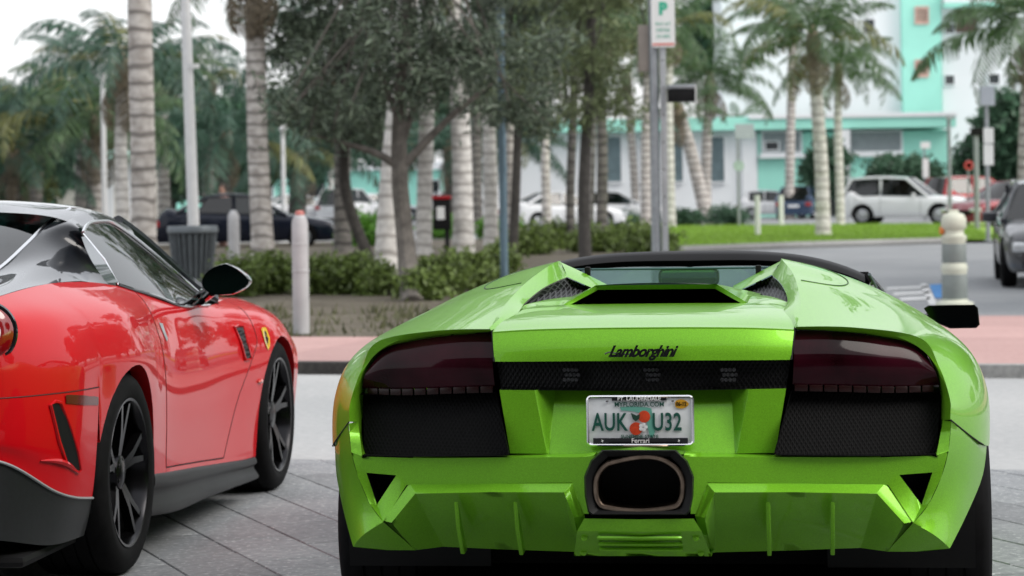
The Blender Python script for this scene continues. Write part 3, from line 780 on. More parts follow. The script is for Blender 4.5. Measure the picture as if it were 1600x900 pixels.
# centre section under the exhaust with three ribs
mb = MB(); xs = [-.172, -.15, 0, .15, .172]
r0 = [np.array([x*.86, -.158 + .1*abs(x), .470]) for x in xs]; r1 = [np.array([x*.98, -.15 + .1*abs(x), .435]) for x in xs]; r2 = [np.array([x*1.1, -.03, .353]) for x in xs]
mb.grid(flatpatch([r0, r1], 9, 3)); mb.grid(flatpatch([r1, r2], 9, 6)); mb.grid(np.stack([np.array(r2), np.array(r2) + np.array([0, .2, 0])]))
cs = mb.build('bumper_centre', GREEN, car, weld=.001, bevel=.003, angle=15)
for k in (.22, .47, .70):
    a = (1-k)*np.array([0, -.15, .435]) + k*np.array([0, -.03, .353])
    b = MB(); hw = .112
    b.tube([a + np.array([-hw, -.002, 0]), a + np.array([-hw+.01, -.009, 0]), a + np.array([hw-.01, -.009, 0]), a + np.array([hw, -.002, 0])], .0055, 6); b.build('bumper_rib', GREEN, cs)
for sgn in (1, -1):
    for k in (.25, .85):
        a = (1-k)*np.array([.147, -.14, .435]) + k*np.array([.163, -.03, .353]); a[0] *= sgn
        b = MB(); b.lathe([(.0001, -.006), (.009, -.004), (.011, .004)], 12, 'y', a); b.build('bumper_bolt', GREEN, cs)
# exhaust
def hexp(cx, y, pts): return [S(cx + a, b, y) for a, b in pts]
outh = [(-58, 703), (58, 703), (76, 720), (86, 745), (85, 775), (80, 800), (74, 805), (-74, 805), (-80, 800), (-85, 775), (-86, 745), (-76, 720)]
mb = MB(); a = hexp(998.5, -.142, outh); a2 = hexp(998.5, -.165, [(x*.97, 754 + (v-754)*.97) for x, v in outh]); b = hexp(998.5, -.15, [(x*.83, 757 + (v-757)*.80) for x, v in outh]); b2 = hexp(998.5, .05, [(x*.80, 757 + (v-757)*.78) for x, v in outh])
cl = lambda L: L + [L[0]]
mb.grid([cl(a), cl(a2), cl(b), cl(b2)]); mb.add(b2, [tuple(range(len(b2)))])
sur = mb.build('exhaust_surround', mat('satin_black', (.006, .006, .006), .5, var=.2, spec=.2), car, weld=.0005, angle=25)
tip = [(-48, 724), (48, 724), (57, 731), (67, 748), (68, 765), (66, 779), (58, 791), (50, 793), (-50, 793), (-58, 791), (-66, 779), (-68, 765), (-67, 748), (-57, 731)]
tp = hexp(998.5, -.150, tip); tp = list(curve(cl(tp), 60))[:-1]
mb = MB(); mb.tube(tp, .0072, 10, True); t_in = [np.array([q[0]*.97 + .03*tp[0][0]*0, q[1] + .16, q[2]]) for q in tp]
mb.grid([cl([q for q in tp]), cl(t_in)]); ext = mb.build('exhaust_tip', BRONZE, sur)
mb = MB(); mb.add(t_in, [tuple(range(len(t_in)))]); mb.build('exhaust_bore', BLACKM, sur)

# --- wheels
def wheel(root, x, y, r, wdt, spokes, rimr, mats, tread=True, n=48, kind='twin'):
    """wheel on the +x (or -x) side; hub disc > tyre, rim"""
    s = 1 if x > 0 else -1
    xo = abs(x)
    hub = MB(); hub.lathe([(.0001, xo - .11), (rimr*.72, xo - .11), (rimr*.72, xo - .13), (.0001, xo - .13)], 32, 'x', (0, y, r))
    hub = hub if s > 0 else hub.mirror()
    hb = hub.build('wheel', DISC, root)
    t = MB()
    prof = [(rimr*.98, xo - .015), (rimr + .012, xo - .004), (r - .045, xo), (r - .018, xo - .012), (r - .004, xo - .03)]
    k = 5
    for i in range(1, k):
        xx = xo - .03 - (wdt - .06)*i/k
        prof += [(r, xx + .012), (r, xx + .004), (r - .008, xx + .003), (r - .008, xx - .003), (r, xx - .004)]
    prof += [(r - .004, xo - wdt + .03), (r - .018, xo - wdt + .012), (r - .05, xo - wdt), (rimr, xo - wdt + .02)]
    t.lathe(prof, n, 'x', (0, y, r))
    (t if s > 0 else t.mirror()).build('tyre', RUBBER, hb, angle=50)
    m_ = MB()
    m_.lathe([(rimr*.90, xo - .20), (rimr*.92, xo - .03), (rimr*.965, xo - .008), (rimr, xo - .006), (rimr*1.02, xo - .016), (rimr*1.0, xo - .04)], n, 'x', (0, y, r))
    for i in range(spokes):
        a = 2*math.pi*i/spokes + .3
        for da, wd in (((-.19, .0125), (.19, .0125)) if kind == 'twin' else ((0, .045),)):
            pts = []
            for q, xx, hw in ((.20, .045, wd*1.35), (.55, .03, wd), (.93, .018, wd*.8)):
                rr_ = rimr*q; an = a + da*(q - .1)/.83
                cy, cz = rr_*math.cos(an), rr_*math.sin(an); ty, tz = -math.sin(an), math.cos(an)
                for hs_ in (-1, 1):
                    pts.append((xo - xx, y + cy + ty*hw*hs_, r + cz + tz*hw*hs_))
                for hs_ in (1, -1):
                    pts.append((xo - xx - .035, y + cy + ty*hw*.7*hs_, r + cz + tz*hw*.7*hs_))
            Fc = []
            for j in range(2):
                for e in range(4): Fc.append((j*4+e, j*4+(e+1) % 4, (j+1)*4+(e+1) % 4, (j+1)*4+e))
            m_.add(pts, Fc)
    m_.lathe([(.0001, xo - .03), (.03, xo - .032), (.06, xo - .04), (.075, xo - .075)], 20, 'x', (0, y, r))
    for i in range(5):
        a = 2*math.pi*i/5; m_.lathe([(.0001, xo - .034), (.009, xo - .036), (.009, xo - .06)], 6, 'x', (0, y + .045*math.cos(a), r + .045*math.sin(a)))
    (m_ if s > 0 else m_.mirror()).build('rim', mats, hb, angle=30)
    return hb
for x in (.985, -.985): wheel(car, x, .95, .335, .33, 5, .235, RIMBLACK)
for x in (.955, -.955): wheel(car, x, 3.6, .325, .245, 5, .235, RIMBLACK)
# dark wheel housings
for x in (1, -1):
    for yc, zc, R, xw in ((.95, .335, .40, .93), (3.6, .325, .38, .90)):
        mb = MB(); A = []
        for a in np.linspace(-.25, math.pi + .25, 20): A.append([np.array([xx, yc + R*math.cos(a), zc + R*math.sin(a)]) for xx in (.50, xw)])
        mb.grid(A); (mb if x > 0 else mb.mirror()).build('wheel_housing', BLACKM, car)

# --- cockpit: windscreen, header, glass between the humps, mirrors, seats
hz = lambda x: 1.1275 - .054*abs(x/.56)**3.6 - .004*abs(x)
hy = lambda x: 2.47 - .10*(x/.6)**2
mb = MB(); secs = []
for x in np.linspace(-.64, .64, 41):
    y0_, z_ = hy(x), hz(x); th = .058 - .012*abs(x/.6)
    secs.append([np.array([x, y0_ + .015, z_ - th*.9]), np.array([x, y0_ - .045, z_ - th]), np.array([x, y0_ - .062, z_ - th*.6]), np.array([x, y0_ - .045, z_ - .012]), np.array([x, y0_, z_]), np.array([x, y0_ + .06, z_ - .008]), np.array([x, y0_ + .09, z_ - .03])])
mb.grid(secs); hdr = mb.build('windscreen_header', BLACKS, car, angle=60)
base = lambda x: np.array([x*.74/.64, 3.18 - .25*(x/.64)**2, .845 + .02*(1-(x/.64)**2)])
gl = MB(); gl.grid([[np.array([x, hy(x) + .07, hz(x) - .03])*(1-k) + base(x)*k for k in np.linspace(0, 1, 8)] for x in np.linspace(-.625, .625, 21)])
gl.build('windscreen', TEALGLASS, car)
for sgn in (1, -1):
    x = .636*sgn; a = np.array([x, hy(x), hz(x) - .02]); b = base(x)
    line([a, a*.5 + b*.5 + np.array([.01*sgn, 0, .015]), b], [.032, .03, .034], 'windscreen_pillar', BLACKG)
    line([a + np.array([.02*sgn, -.05, .02]), a + np.array([.03*sgn, .0, .0]), a + np.array([.045*sgn, .05, -.03])], .006, 'pillar_seal', mat('seal_grey', (.10, .13, .14), .3, var=0))
RG = glass('rear_glass_tint', (.66, .82, .82), .8, .01, .16)  # real tint plus a painted teal sky sheen
mb = MB(); mb.grid([[np.array([x, 1.46, z]) for x in np.linspace(-.33, .33, 9)] for z in (1.00, 1.092)])
rg = mb.build('rear_window', RG, car)
line([(-.335, 1.46, 1.094), (.335, 1.46, 1.094)], .004, 'glass_edge', mat('glass_edge', (.05, .12, .12), .2, var=0), rg)
for sgn in (1, -1):
    b = MB(); b.box((sgn*.283, 1.445, 1.06), (.018, .03, .085)); b.build('glass_post', BLACKM, rg, bevel=.003)
mc = S(1076, 433.5, 2.36)
mb = MB(); mb.prism([(mc[0] + x, mc[2] + z) for x, z in rrect(.222, .066, .022, 5)], 2.36, 2.40); ins = mb.build('interior_mirror', BLACKM, car, bevel=.004)
mb = MB(); mb.prism([(mc[0] + x, mc[2] + z) for x, z in rrect(.206, .052, .018, 5)], 2.355, 2.3585); mb.build('mirror_glass', mat('mirror_glass', (.5, .55, .55), .03, 1., var=0), ins)
line([(mc[0], 2.39, mc[2]), (mc[0], 2.5, mc[2] + .06)], .01, 'mirror_stalk', BLACKM, ins)
mb = MB(); mb.box((0, 1.62, .80), (1.05, .05, .30)); mb.box((0, 3.0, .72), (1.3, .30, .22)); mb.box((0, 2.3, .5), (.22, 1.3, .26)); mb.box((0, 2.3, .36), (1.5, 1.6, .04)); mb.build('cockpit_trim', BLACKM, car, bevel=.02)
for sgn in (1, -1):
    st = MB(); st.grid(patch([[np.array([sgn*.36 + dx, y + .02*abs(dx)*8, z]) for dx in (-.24, -.14, 0, .14, .24)] for y, z in ((2.45, .50), (2.1, .46), (1.86, .52), (1.74, .74), (1.68, .90), (1.66, .94), (1.62, .90))], 12, 24)); st.build('seat', BLACKM, car)
line([np.array([-.36 + .17*math.cos(a), 2.72 - .08*math.sin(a), .80 + .15*math.sin(a)]) for a in np.linspace(0, 2*math.pi, 25)[:-1]], .016, 'steering_wheel', BLACKM, closed=True)
# door mirrors
for sgn in (1, -1):
    ml = S(1444, 477, 2.95); mr_ = S(1531, 513, 2.95)
    x0, x1, zt, zb = .868, mr_[0], ml[2], mr_[2]
    poly = [(x0 + .002, zt - .012), (x0 + .02, zt - .001), (x1 - .018, zt), (x1 - .006, zt - .012), (x1, zb + .014), (x1 - .014, zb + .001), (x0 + .10, zb), (x0 + .03, zb + .03)]
    mb = MB()
    V = [np.array([q[0], 2.95, q[1]]) for q in poly] ; c0 = np.mean(V, axis=0)
    V2 = [c0 + (q - c0)*.8 + np.array([0, .09, 0]) for q in V]; V3 = [c0 + (q - c0)*.35 + np.array([-.01, .15, 0]) for q in V]
    mb.grid([cl(V), cl(V2), cl(V3)]); mb.add(V3, [tuple(range(8))])
    mb.add([q + np.array([0, .012, 0]) for q in V], [tuple(range(8))])
    mb.tube([(.80, 2.99, .80), (.86, 3.0, .835), (.93, 3.0, .85)], .022, 8)
    m_ = (mb if sgn > 0 else mb.mirror()).build('door_mirror', BLACKG, car, weld=.001, angle=40)
    g = MB(); V = [c0 + (q - c0)*.93 + np.array([0, .006, 0]) for q in V]; g.add(V, [tuple(range(8))])
    (g if sgn > 0 else g.mirror()).build('mirror_glass', mat('dark_mirror', (.03, .04, .042), .05, 1., var=0), m_, smooth=False)
# panel gaps
for sgn in (1, -1):
    f = lambda P: [np.array([sgn*q[0], q[1], q[2]]) for q in P]
    sm = [GL.col(t, [5])[0]*np.array([1.0, 1, 1]) + np.array([.001, -.001, -.001]) for t in np.linspace(0, .40, 10)]
    line(f(sm), .0022, 'panel_gap', SEAM)
    s2 = [GL.col(t, [q])[0] + np.array([.0, 0, .0005]) for t, q in ((1.36, .35), (1.30, .8), (1.18, 1.1), (1.02, 1.0), (.88, .62), (.84, .1))]
    line(f(curve(s2, 24)), .0022, 'panel_gap', mat('gap_green', (.02, .07, .008), .6, var=0))
    line(f([GL.col(1.803, [q])[0] for q in np.linspace(0, 7, 24)]), .004, 'panel_gap', SEAM)
    line(f([GL.col(2.998, [q])[0] for q in np.linspace(0, 7, 24)]), .004, 'panel_gap', SEAM)
    line(f([np.array([.4225, .084, .968]) , np.array([.4165, .058, .925]), np.array([.412, .04, .884])]), .003, 'panel_gap', SEAM)
    line(f(curve([p(.425,.085,.966), p(.424,.3,.990), PR((815,489),(1230,482),.50)], 12)), .003, 'panel_gap', SEAM)
# ================================================================== RED GRAND TOURER
RF = Frame(-2.347, 9.345, 6.81)
car = empty('coupe', (RF.x, RF.y, 0), -RF.th, label='glossy red coupe with dark roof and black wheels beside the green roadster', category='sports car')
ROOFG = paint('blue_black_roof', (.010, .012, .016), .1, .3, .05, cior=1.42)
CARBON = mat('carbon_skirt', (.009, .010, .011), .45, var=.2, scale=60, coat=.25)
SIDEGLASS = glass('dark_teal_glass', (.10, .20, .19), 1.6)
lv = lambda y, *q: [p(a, y, b) for a, b in q]
RST = [
 (-1.85, lv(-1.11, (0,1.0),(0,.965),(0,.87),(0,.72),(0,.62),(0,.54),(0,.27))),
 (-1.55, lv(-1.10, (.28,1.0),(.30,.965),(.33,.87),(.34,.72),(.34,.62),(.33,.54),(.31,.27))),
 (-1.22, lv(-1.05, (.54,.995),(.60,.955),(.645,.86),(.66,.715),(.66,.60),(.645,.535),(.61,.265))),
 (-.98, lv(-.95, (.665,1.005),(.76,.957),(.815,.855),(.83,.715),(.825,.57),(.80,.50),(.77,.25))),
 (-.70, lv(-.70, (.715,1.032),(.862,.962),(.928,.845),(.940,.712),(.930,.52),(.90,.375),(.865,.20))),
 (-.36, lv(-.36, (.742,1.054),(.912,.958),(.966,.825),(.966,.705),(.955,.5),(.935,.315),(.90,.19))),
 (0, lv(0, (.762,1.054),(.928,.955),(.986,.82),(.988,.70),(.97,.5),(.945,.31),(.92,.18))),
 (.36, lv(.36, (.785,1.032),(.895,.945),(.955,.805),(.965,.69),(.955,.5),(.94,.31),(.92,.17))),
 (.65, lv(.65, (.803,.998),(.865,.925),(.912,.79),(.928,.67),(.93,.5),(.925,.288),(.94,.15))),
 (1.2, lv(1.2, (.845,.912),(.868,.865),(.894,.76),(.910,.64),(.914,.48),(.912,.25),(.935,.135))),
 (1.7, lv(1.7, (.848,.888),(.880,.832),(.906,.74),(.918,.62),(.917,.46),(.912,.215),(.935,.12))),
 (2.2, lv(2.2, (.80,.893),(.895,.832),(.942,.73),(.953,.61),(.945,.45),(.925,.188),(.935,.105))),
 (2.59, lv(2.59, (.77,.882),(.905,.815),(.970,.71),(.982,.6),(.965,.45),(.93,.2),(.93,.11))),
 (2.95, lv(2.95, (.73,.845),(.87,.775),(.94,.68),(.962,.58),(.952,.43),(.93,.22),(.92,.12))),
 (3.3, lv(3.3, (.60,.77),(.74,.71),(.83,.63),(.86,.54),(.85,.4),(.82,.22),(.80,.13))),
 (3.55, lv(3.55, (.35,.69),(.45,.64),(.52,.58),(.56,.5),(.56,.38),(.54,.22),(.52,.14))),
 (3.75, lv(3.64, (0,.66),(0,.61),(0,.55),(0,.48),(0,.36),(0,.22),(0,.14))),
]
RL = Loft([a for a, b in RST], [b for a, b in RST])
RR_, RFr = (0., .365, .388), (2.59, .345, .362)
AA = [RR_, RFr]
def door_front(s): return 2.20 - .56*max(0, (s - 2.2)/2.8)**1.2
DR = .655
def lip(G_, depth=.05):        # turned-in edge along the lower rim of a side panel
    e = G_[:, -1, :]; return np.stack([e, e + np.array([-depth, 0, -.004])])
# rear quarter (above the bumper seam), bumper skin below it
ts = sorted(set(arch_ts(-.36, DR, [RR_], 16) + list(np.linspace(-1.85, -.36, 40))))
mb = MB(); g = RL.grid(ts, 0, lambda t: 3.0 if t < -.385 else 5.0, 40, [RR_]); mb.grid(g)
arch = [g[i, -1] for i in range(len(ts)) if ts[i] >= -.388]; arch = np.array(arch)
mb.grid(np.stack([arch, arch + np.array([-.06, 0, 0])]))
rq = both(mb, 'rear_quarter', RED, weld=.0006, angle=40)
mb = MB(); tb = list(np.linspace(-1.85, -.392, 46)); g = RL.grid(tb, 3.03, 5, 26); mb.grid(g)
e = g[-1]; mb.grid(np.stack([e, e + np.array([-.06, .0, 0])]))
rb = both(mb, 'rear_bumper', RED, weld=.0006, angle=40)
mb = MB(); g = RL.grid(tb, 5.0, 6, 10); g = g + np.array([.006, -.004, 0])*np.linspace(0, 1, 10).reshape(1, -1, 1); mb.grid(g)
e = g[-1]; mb.grid(np.stack([e, e + np.array([-.05, .01, 0])])); e = g[:, -1]; mb.grid(np.stack([e, e + np.array([-.25, .15, .12])]))
cs_ = both(mb, 'diffuser', CARBON, weld=.0006)
for sgn, par in zip((1, -1), cs_):
    e = [RL.col(t, [5.0])[0]*np.array([sgn, 1, 1]) + np.array([.004*sgn, -.004, .002]) for t in tb]; line(e, .005, 'skirt_edge', mat('skirt_edge', (.25, .26, .27), .3, var=0), par)
# door with a slanted front edge, sill, front fender
def skew(t0, t1, n, ns, s0=0, s1=5.0):
    out = []
    for k in np.linspace(0, 1, n):
        c_ = []
        for s_ in np.linspace(s0, s1, ns):
            a = t0(s_) if callable(t0) else t0; b = t1(s_) if callable(t1) else t1
            c_.append(RL.col(a + (b - a)*k, [s_])[0])
        out.append(c_)
    return np.array(out)
mb = MB(); mb.grid(skew(DR + .004, lambda s_: door_front(s_) - .004, 30, 30, 0, 4.86)); both(mb, 'door', RED, angle=40)
mb = MB(); mb.grid(skew(DR + .004, 2.226, 20, 4, 4.89, 5.0)); mb.grid(skew(lambda s_: door_front(s_) + .002, 2.2265, 8, 30, 0, 4.9)); 
ts = arch_ts(2.226, 3.75, [RFr], 40)
g = RL.grid(ts, 0, lambda t: 5.0, 40, [RFr]); mb.grid(g)
arch = np.array([g[i, -1] for i in range(len(ts)) if ts[i] <= 2.953]); mb.grid(np.stack([arch, arch + np.array([-.06, 0, 0])]))
both(mb, 'front_fender', RED, weld=.0008, angle=40)
mb = MB(); ts = np.linspace(.40, 2.19, 24)
g = []
for t in ts:
    a, b = RL.col(t, [5.0])[0], RL.col(t, [6.0])[0]
    m_ = (a + b)/2 + np.array([-.006 + .010*math.sin((t-.4)/1.79*math.pi), 0, 0])
    g.append([a + np.array([-.01, 0, .005]), a + np.array([.008, 0, 0]), a*.72 + b*.28 + np.array([.012, 0, 0]), m_, b + np.array([.012, 0, 0]), b + np.array([-.02, 0, -.012]), b + np.array([-.2, 0, 0])])
mb.grid(patch(np.swapaxes(np.array(g), 0, 1), 24, 18)); both(mb, 'side_skirt', mat('skirt_grey', (.018, .019, .020), .5, var=.15, spec=.3), angle=40)
for sgn in (1, -1):
    f = lambda P: [np.array([sgn*q[0], q[1], q[2]]) for q in P]
    G_ = mat('gap_red', (.05, .001, .002), .6, var=0)
    line(f([RL.col(DR, [q])[0] + np.array([.0005, 0, 0]) for q in np.linspace(.0, 4.87, 24)]), .0016, 'panel_gap', G_)
    line(f([RL.col(door_front(q), [q])[0] + np.array([.0005, 0, 0]) for q in np.linspace(.6, 4.87, 24)]), .0015, 'panel_gap', G_)
    line(f([RL.col(t, [4.875])[0] + np.array([.0005, 0, 0]) for t in np.linspace(DR, 1.66, 12)]), .0015, 'panel_gap', G_)
    line(f([RL.col(t, [3.015])[0] + np.array([.0, -.0005, 0]) for t in np.linspace(-1.84, -.39, 30)]), .0018, 'panel_gap', G_)
# hood, boot lid, roof, glass
def span(ts_, dz, name, m, **k):
    rows = []
    for t, d in zip(ts_, dz):
        e = RL.col(t, [0])[0]; rows.append([np.array([x*e[0], e[1], e[2] + d*(1-x*x)]) for x in np.linspace(-1, 1, 21)])
    return MB().grid(rows).build(name, m, car, **k)
span(np.linspace(2.0, 3.75, 20), np.linspace(.045, .0, 20), 'hood', RED)
span(np.linspace(-1.85, -.70, 14), np.linspace(.0, .012, 14), 'boot_lid', RED)
mb = MB()
for q in (0, 1): pass
e0 = [RL.col(t, [0])[0] for t in np.linspace(-.70, -.2, 8)]
mb.grid([[np.array([x*.52/1.0, q[1], q[2] - .012]) for x in np.linspace(-1, 1, 9)] for q in e0]); mb.build('rear_shelf', RED, car)
RSEC = [(.45, (.67,1.236),(.545,1.287),(.3,1.307),(0,1.314)), (.8, (.628,1.268),(.53,1.317),(.3,1.342),(0,1.350)), (1.1, (.605,1.257),(.515,1.309),(.3,1.340),(0,1.352)), (1.36, (.615,1.198),(.545,1.257),(.3,1.303),(0,1.318))]
mb = MB(); rows = []
for y, *q in RSEC:
    r = [np.array([a, y + (.14*(1-(a/.67)**2) if y > 1.2 else (.12*(1-(a/.55)**2) if (y < .5 and a < .55) else 0)), b]) for a, b in q]
    rows.append(r + [np.array([-v[0], v[1], v[2]]) for v in r[-2::-1]])
mb.grid(patch(rows, 37, 24)); mb.build('roof', ROOFG, car, angle=50)
for sgn in (1, -1):
    f = lambda P: [np.array([sgn*q[0], q[1], q[2]]) for q in P]
    inn = [p(.53,.75,1.312), p(.518,.60,1.286), p(.523,.40,1.240), p(.525,.2,1.187), p(.52,-.1,1.107), p(.505,-.45,1.043), p(.50,-.75,1.022)]
    out = [p(.632,.75,1.2655), p(.66,.50,1.2435), p(.682,.37,1.224), p(.787,.478,1.026), p(.765,.08,1.054), p(.742,-.36,1.0545), p(.716,-.70,1.033)]
    mid = [(a+b)/2 + np.array(d) for a, b, d in zip(inn, out, ((.01,0,.012),(.012,0,.016),(.014,0,.016),(.03,0,.028),(.02,0,.028),(.012,0,.020),(.004,0,.008)))]
    pt = patch([f(inn), f(mid), f(out)], 40, 12); MB().grid(pt).build('roof_buttress', ROOFG, car, angle=60)
    line(f(curve([q + np.array([0,0,.003]) for q in inn], 40)), .006, 'buttress_trim', SILVER)
    ci = [[q, q + np.array([-.02, .02, -.10])] for q in inn]; mb = MB(); mb.grid([f(r) for r in ci]); mb.build('buttress_wall', BLACKG, car)
    wt = curve([p(.684,.385,1.222), p(.648,.58,1.252), p(.622,.82,1.260), p(.603,1.1,1.249), p(.612,1.35,1.192), p(.668,1.6,1.085), p(.735,1.76,.985), p(.79,1.80,.925)], 40)
    wb = curve([p(.788,.492,1.024), p(.806,.66,.997), p(.83,.95,.954), p(.846,1.2,.912), p(.85,1.45,.897), p(.849,1.70,.889)], 40)
    mb = MB(); mb.grid([f(r) for r in np.stack([wt, wt*.5 + wb*.5 + np.array([.012, 0, 0]), wb])]); wn = mb.build('side_window', SIDEGLASS, car)
    line(f(wt + np.array([.003, 0, .004])), .007, 'window_trim', SILVER, wn)
    line(f([wt[0], (wt[0]+wb[0])/2 + np.array([.014, 0, 0]), wb[0]]), .007, 'window_trim', SILVER, wn)
    line(f(wb + np.array([.004, 0, .002])), .006, 'window_trim', BLACKG, wn)
    # quarter light behind the door glass
    qa = curve([p(.693,.37,1.208), p(.752,.405,1.12), p(.790,.47,1.028)], 10); qb = curve([p(.685,.345,1.207), p(.742,.28,1.118), p(.783,.33,1.035)], 10)
    mb = MB(); mb.grid([f(r) for r in np.stack([qa + np.array([.008,0,.004]), qb + np.array([.008,0,.004])])]); mb.build('quarter_window', mat('quarter_glass', (.10, .115, .125), .05, .2, var=0, coat=1), car)
    # A pillar
    ap = curve([p(.548,1.36,1.255), p(.595,1.5,1.19), p(.648,1.64,1.108), p(.715,1.83,.998), p(.79,2.03,.90)], 14)
    line(f(ap), [.030]*14, 'windscreen_pillar', ROOFG, n=8)
    sl_ = MB(); sl_.grid([f(r) for r in np.stack([curve([p(.672,1.61,1.078), p(.74,1.77,.985), p(.80,1.98,.90)], 8), curve([p(.80,1.72,.93), p(.825,1.80,.91), p(.84,1.95,.885)], 8)])]); sl_.build('mirror_sail', BLACKM, car)
    # door mirror on two arms
    mb = MB(); c = RF.sx(352, 441, 1.02)
    c = np.array([1.02, 1.62, .995]) if c is None else c
    rings = []
    for k, (dy, sc) in enumerate(((0, .96), (.03, 1.0), (.10, .88), (.16, .55), (.19, .12))):
        ring = []
        for a in np.linspace(0, 2*math.pi, 25)[:-1]:
            x_ = .098*math.cos(a)*(1.0); z_ = .066*math.sin(a)
            z_ *= (1 - .35*max(0, math.cos(a))**1.5); 
            ring.append(np.array([c[0] + x_*sc, c[1] + dy + .02*math.cos(a), c[2] + z_*sc + .012*(1 - abs(math.cos(a)))]))
        rings.append(f(ring + [ring[0]]))
    mb.grid(rings); dm = mb.build('door_mirror', BLACKG, car, weld=.0005, angle=50)
    g_ = MB(); ring = [q*1.0 for q in (np.array(rings[0][:-1]))]; cc = np.mean(ring, axis=0); g_.add([cc + (q - cc)*.97 + np.array([0, .006, 0]) for q in ring], [tuple(range(24))]); g_.build('mirror_glass', mat('teal_mirror', (.035, .085, .08), .04, 1., var=0), dm, smooth=False)
    for dz in (.0, -.038):
        line(f([np.array([.81, 1.70, .935 + dz]), np.array([c[0]-.07, c[1]+.06, c[2] - .008 + dz])]), .015, 'mirror_arm', BLACKG, dm, 8)
    # vent, shield, marker, door handle
    # fender vent
    def side(y, z):
        C_ = RL.col(y, np.linspace(0, 5, 400)); return C_[int(np.argmin(np.abs(C_[:, 2] - z)))]
    vq = [RF.sx(375, 514, .95), RF.sx(392, 512, .95), RF.sx(395, 535, .95), RF.sx(391, 560, .95), RF.sx(382, 562, .95)]
    vq = [side(q[1] + .07, q[2]) + np.array([.003, 0, 0]) for q in vq]
    mb = MB(); mb.grid([f([side(vq[0][1]*(1-k) + vq[4][1]*k + (.11 + .0*k)*q*(1-.35*k), (vq[0][2]*(1-k) + vq[4][2]*k)) + np.array([.006, 0, 0]) for q in np.linspace(0, 1, 6)]) for k in np.linspace(0, 1, 8)])
    vent = mb.build('fender_vent', MATS.get('vent_mesh') or hexmesh('vent_mesh', (.05, .05, .052), (.003, .003, .003), 70), car)
    line(f([side(vq[0][1] + y_, z_) + np.array([.004, 0, 0]) for y_, z_ in ((-.008, vq[0][2] + .006), (.06, vq[0][2] + .008), (.118, vq[0][2] + .004), (.112, vq[4][2]*.5 + vq[0][2]*.5), (vq[4][1]-vq[0][1] + .075, vq[4][2] - .006), (vq[4][1]-vq[0][1] - .008, vq[4][2] - .004), ((vq[4][1]-vq[0][1])*.5 - .008, vq[4][2]*.5 + vq[0][2]*.5))]), .007, 'vent_rim', RED, vent, closed=True)
    shc = side(2.335, .712); sh = MB(); P_ = []
    for dy, dz in ((-.035,.045),(0,.05),(.035,.045),(.037,.0),(.022,-.035),(0,-.055),(-.022,-.035),(-.037,0)): P_.append(side(2.335+dy*1.15, .712+dz) + np.array([.004, 0, 0]))
    sh.add(f(P_), [tuple(range(8))]); shd = sh.build('shield_badge', mat('badge_yellow', (.75, .48, .01), .3, var=0, coat=1), car, smooth=False)
    hs_ = MB(); P_ = []
    for dy, dz in ((-.012,.03),(.002,.034),(.012,.02),(.004,.012),(.016,-.004),(.006,-.012),(.008,-.036),(-.002,-.016),(-.010,-.036),(-.012,-.010),(-.02,.004),(-.006,.01)): P_.append(side(2.335+dy, .712+dz) + np.array([.006, 0, 0]))
    hs_.add(f(P_), [tuple(range(12))]); hs_.build('horse_mark', BLACKM, shd, smooth=False)
    mk = side(2.22, .525); line(f([mk + np.array([.002, -.04, 0]), mk + np.array([.006, 0, 0]), mk + np.array([.002, .035, 0])]), [.004, .011, .004], 'side_marker', mat('amber_marker', (.6, .06, .02), .2, var=0, coat=1))
    hd = side(.86, .80); hb_ = MB()
    V = [side(.74, .865), side(.80, .86), side(.815, .80), side(.78, .79), side(.755, .83)]; hb_.add(f([q + np.array([.003, 0, 0]) for q in V]), [tuple(range(5))]); hb_.build('door_handle', BLACKG, car, smooth=False)
    # bumper side slot and marker
    if sgn > 0:
        RP = np.array([RL.col(t, np.linspace(3.0, 5.0, 120)) for t in np.linspace(-1.05, -.395, 160)]).reshape(-1, 3)
        _X = RF.x + RP[:,0]*math.cos(RF.th) + RP[:,1]*math.sin(RF.th); _Y = RF.y - RP[:,0]*math.sin(RF.th) + RP[:,1]*math.cos(RF.th)
        _u, _v = F_PX*_X/_Y, F_PX*(CAM_H - RP[:,2])/_Y
        PU, PV = 800 + _c*_u + _s*_v, V_HOR - _s*_u + _c*_v
    def rear(u, v): return RP[int(np.argmin((PU - u)**2 + (PV - v)**2))]
    def strip(A, B, n, na=14, nb=5, off=.004):
        A, B = np.array(A), np.array(B)
        ca = herm(np.arange(len(A)), A, np.linspace(0, len(A)-1, na)); cb = herm(np.arange(len(B)), B, np.linspace(0, len(B)-1, na))
        return [[rear(*(a_*(1-k) + b_*k)) + n*off for k in np.linspace(0, 1, nb)] for a_, b_ in zip(ca, cb)]
    if sgn > 0:
        slot = [rear(*q) for q in ((78, 632), (86, 627), (95, 630), (110, 668), (121, 705), (126, 733), (122, 738), (104, 726), (92, 690))]
        mkq = [rear(*q) for q in ((104, 617), (153, 620), (155, 633), (106, 630))]
        duct = [rear(*q) for q in ((36, 612), (60, 614), (86, 624), (112, 672), (128, 738), (100, 734), (62, 722))]
        flick = [rear(*q) for q in ((64, 720), (88, 715), (104, 728), (122, 738), (96, 737), (72, 730))]
    n_out = np.array([.35, -.93, 0])
    if sgn > 0: SLOT = strip([(78, 632), (92, 690), (104, 726), (122, 739)], [(90, 627), (110, 668), (121, 705), (126, 733)], n_out, 16, 6, .006)
    mb = MB(); mb.grid([f(r) for r in SLOT]); sl = mb.build('bumper_slot', BLACKM, car, smooth=True)
    line(f([q + n_out*.004 for q in slot]), .007, 'slot_rim', RED, sl, closed=True)
    mb = MB(); mb.add(f([q + n_out*.004 for q in flick]), [tuple(range(6))]); 
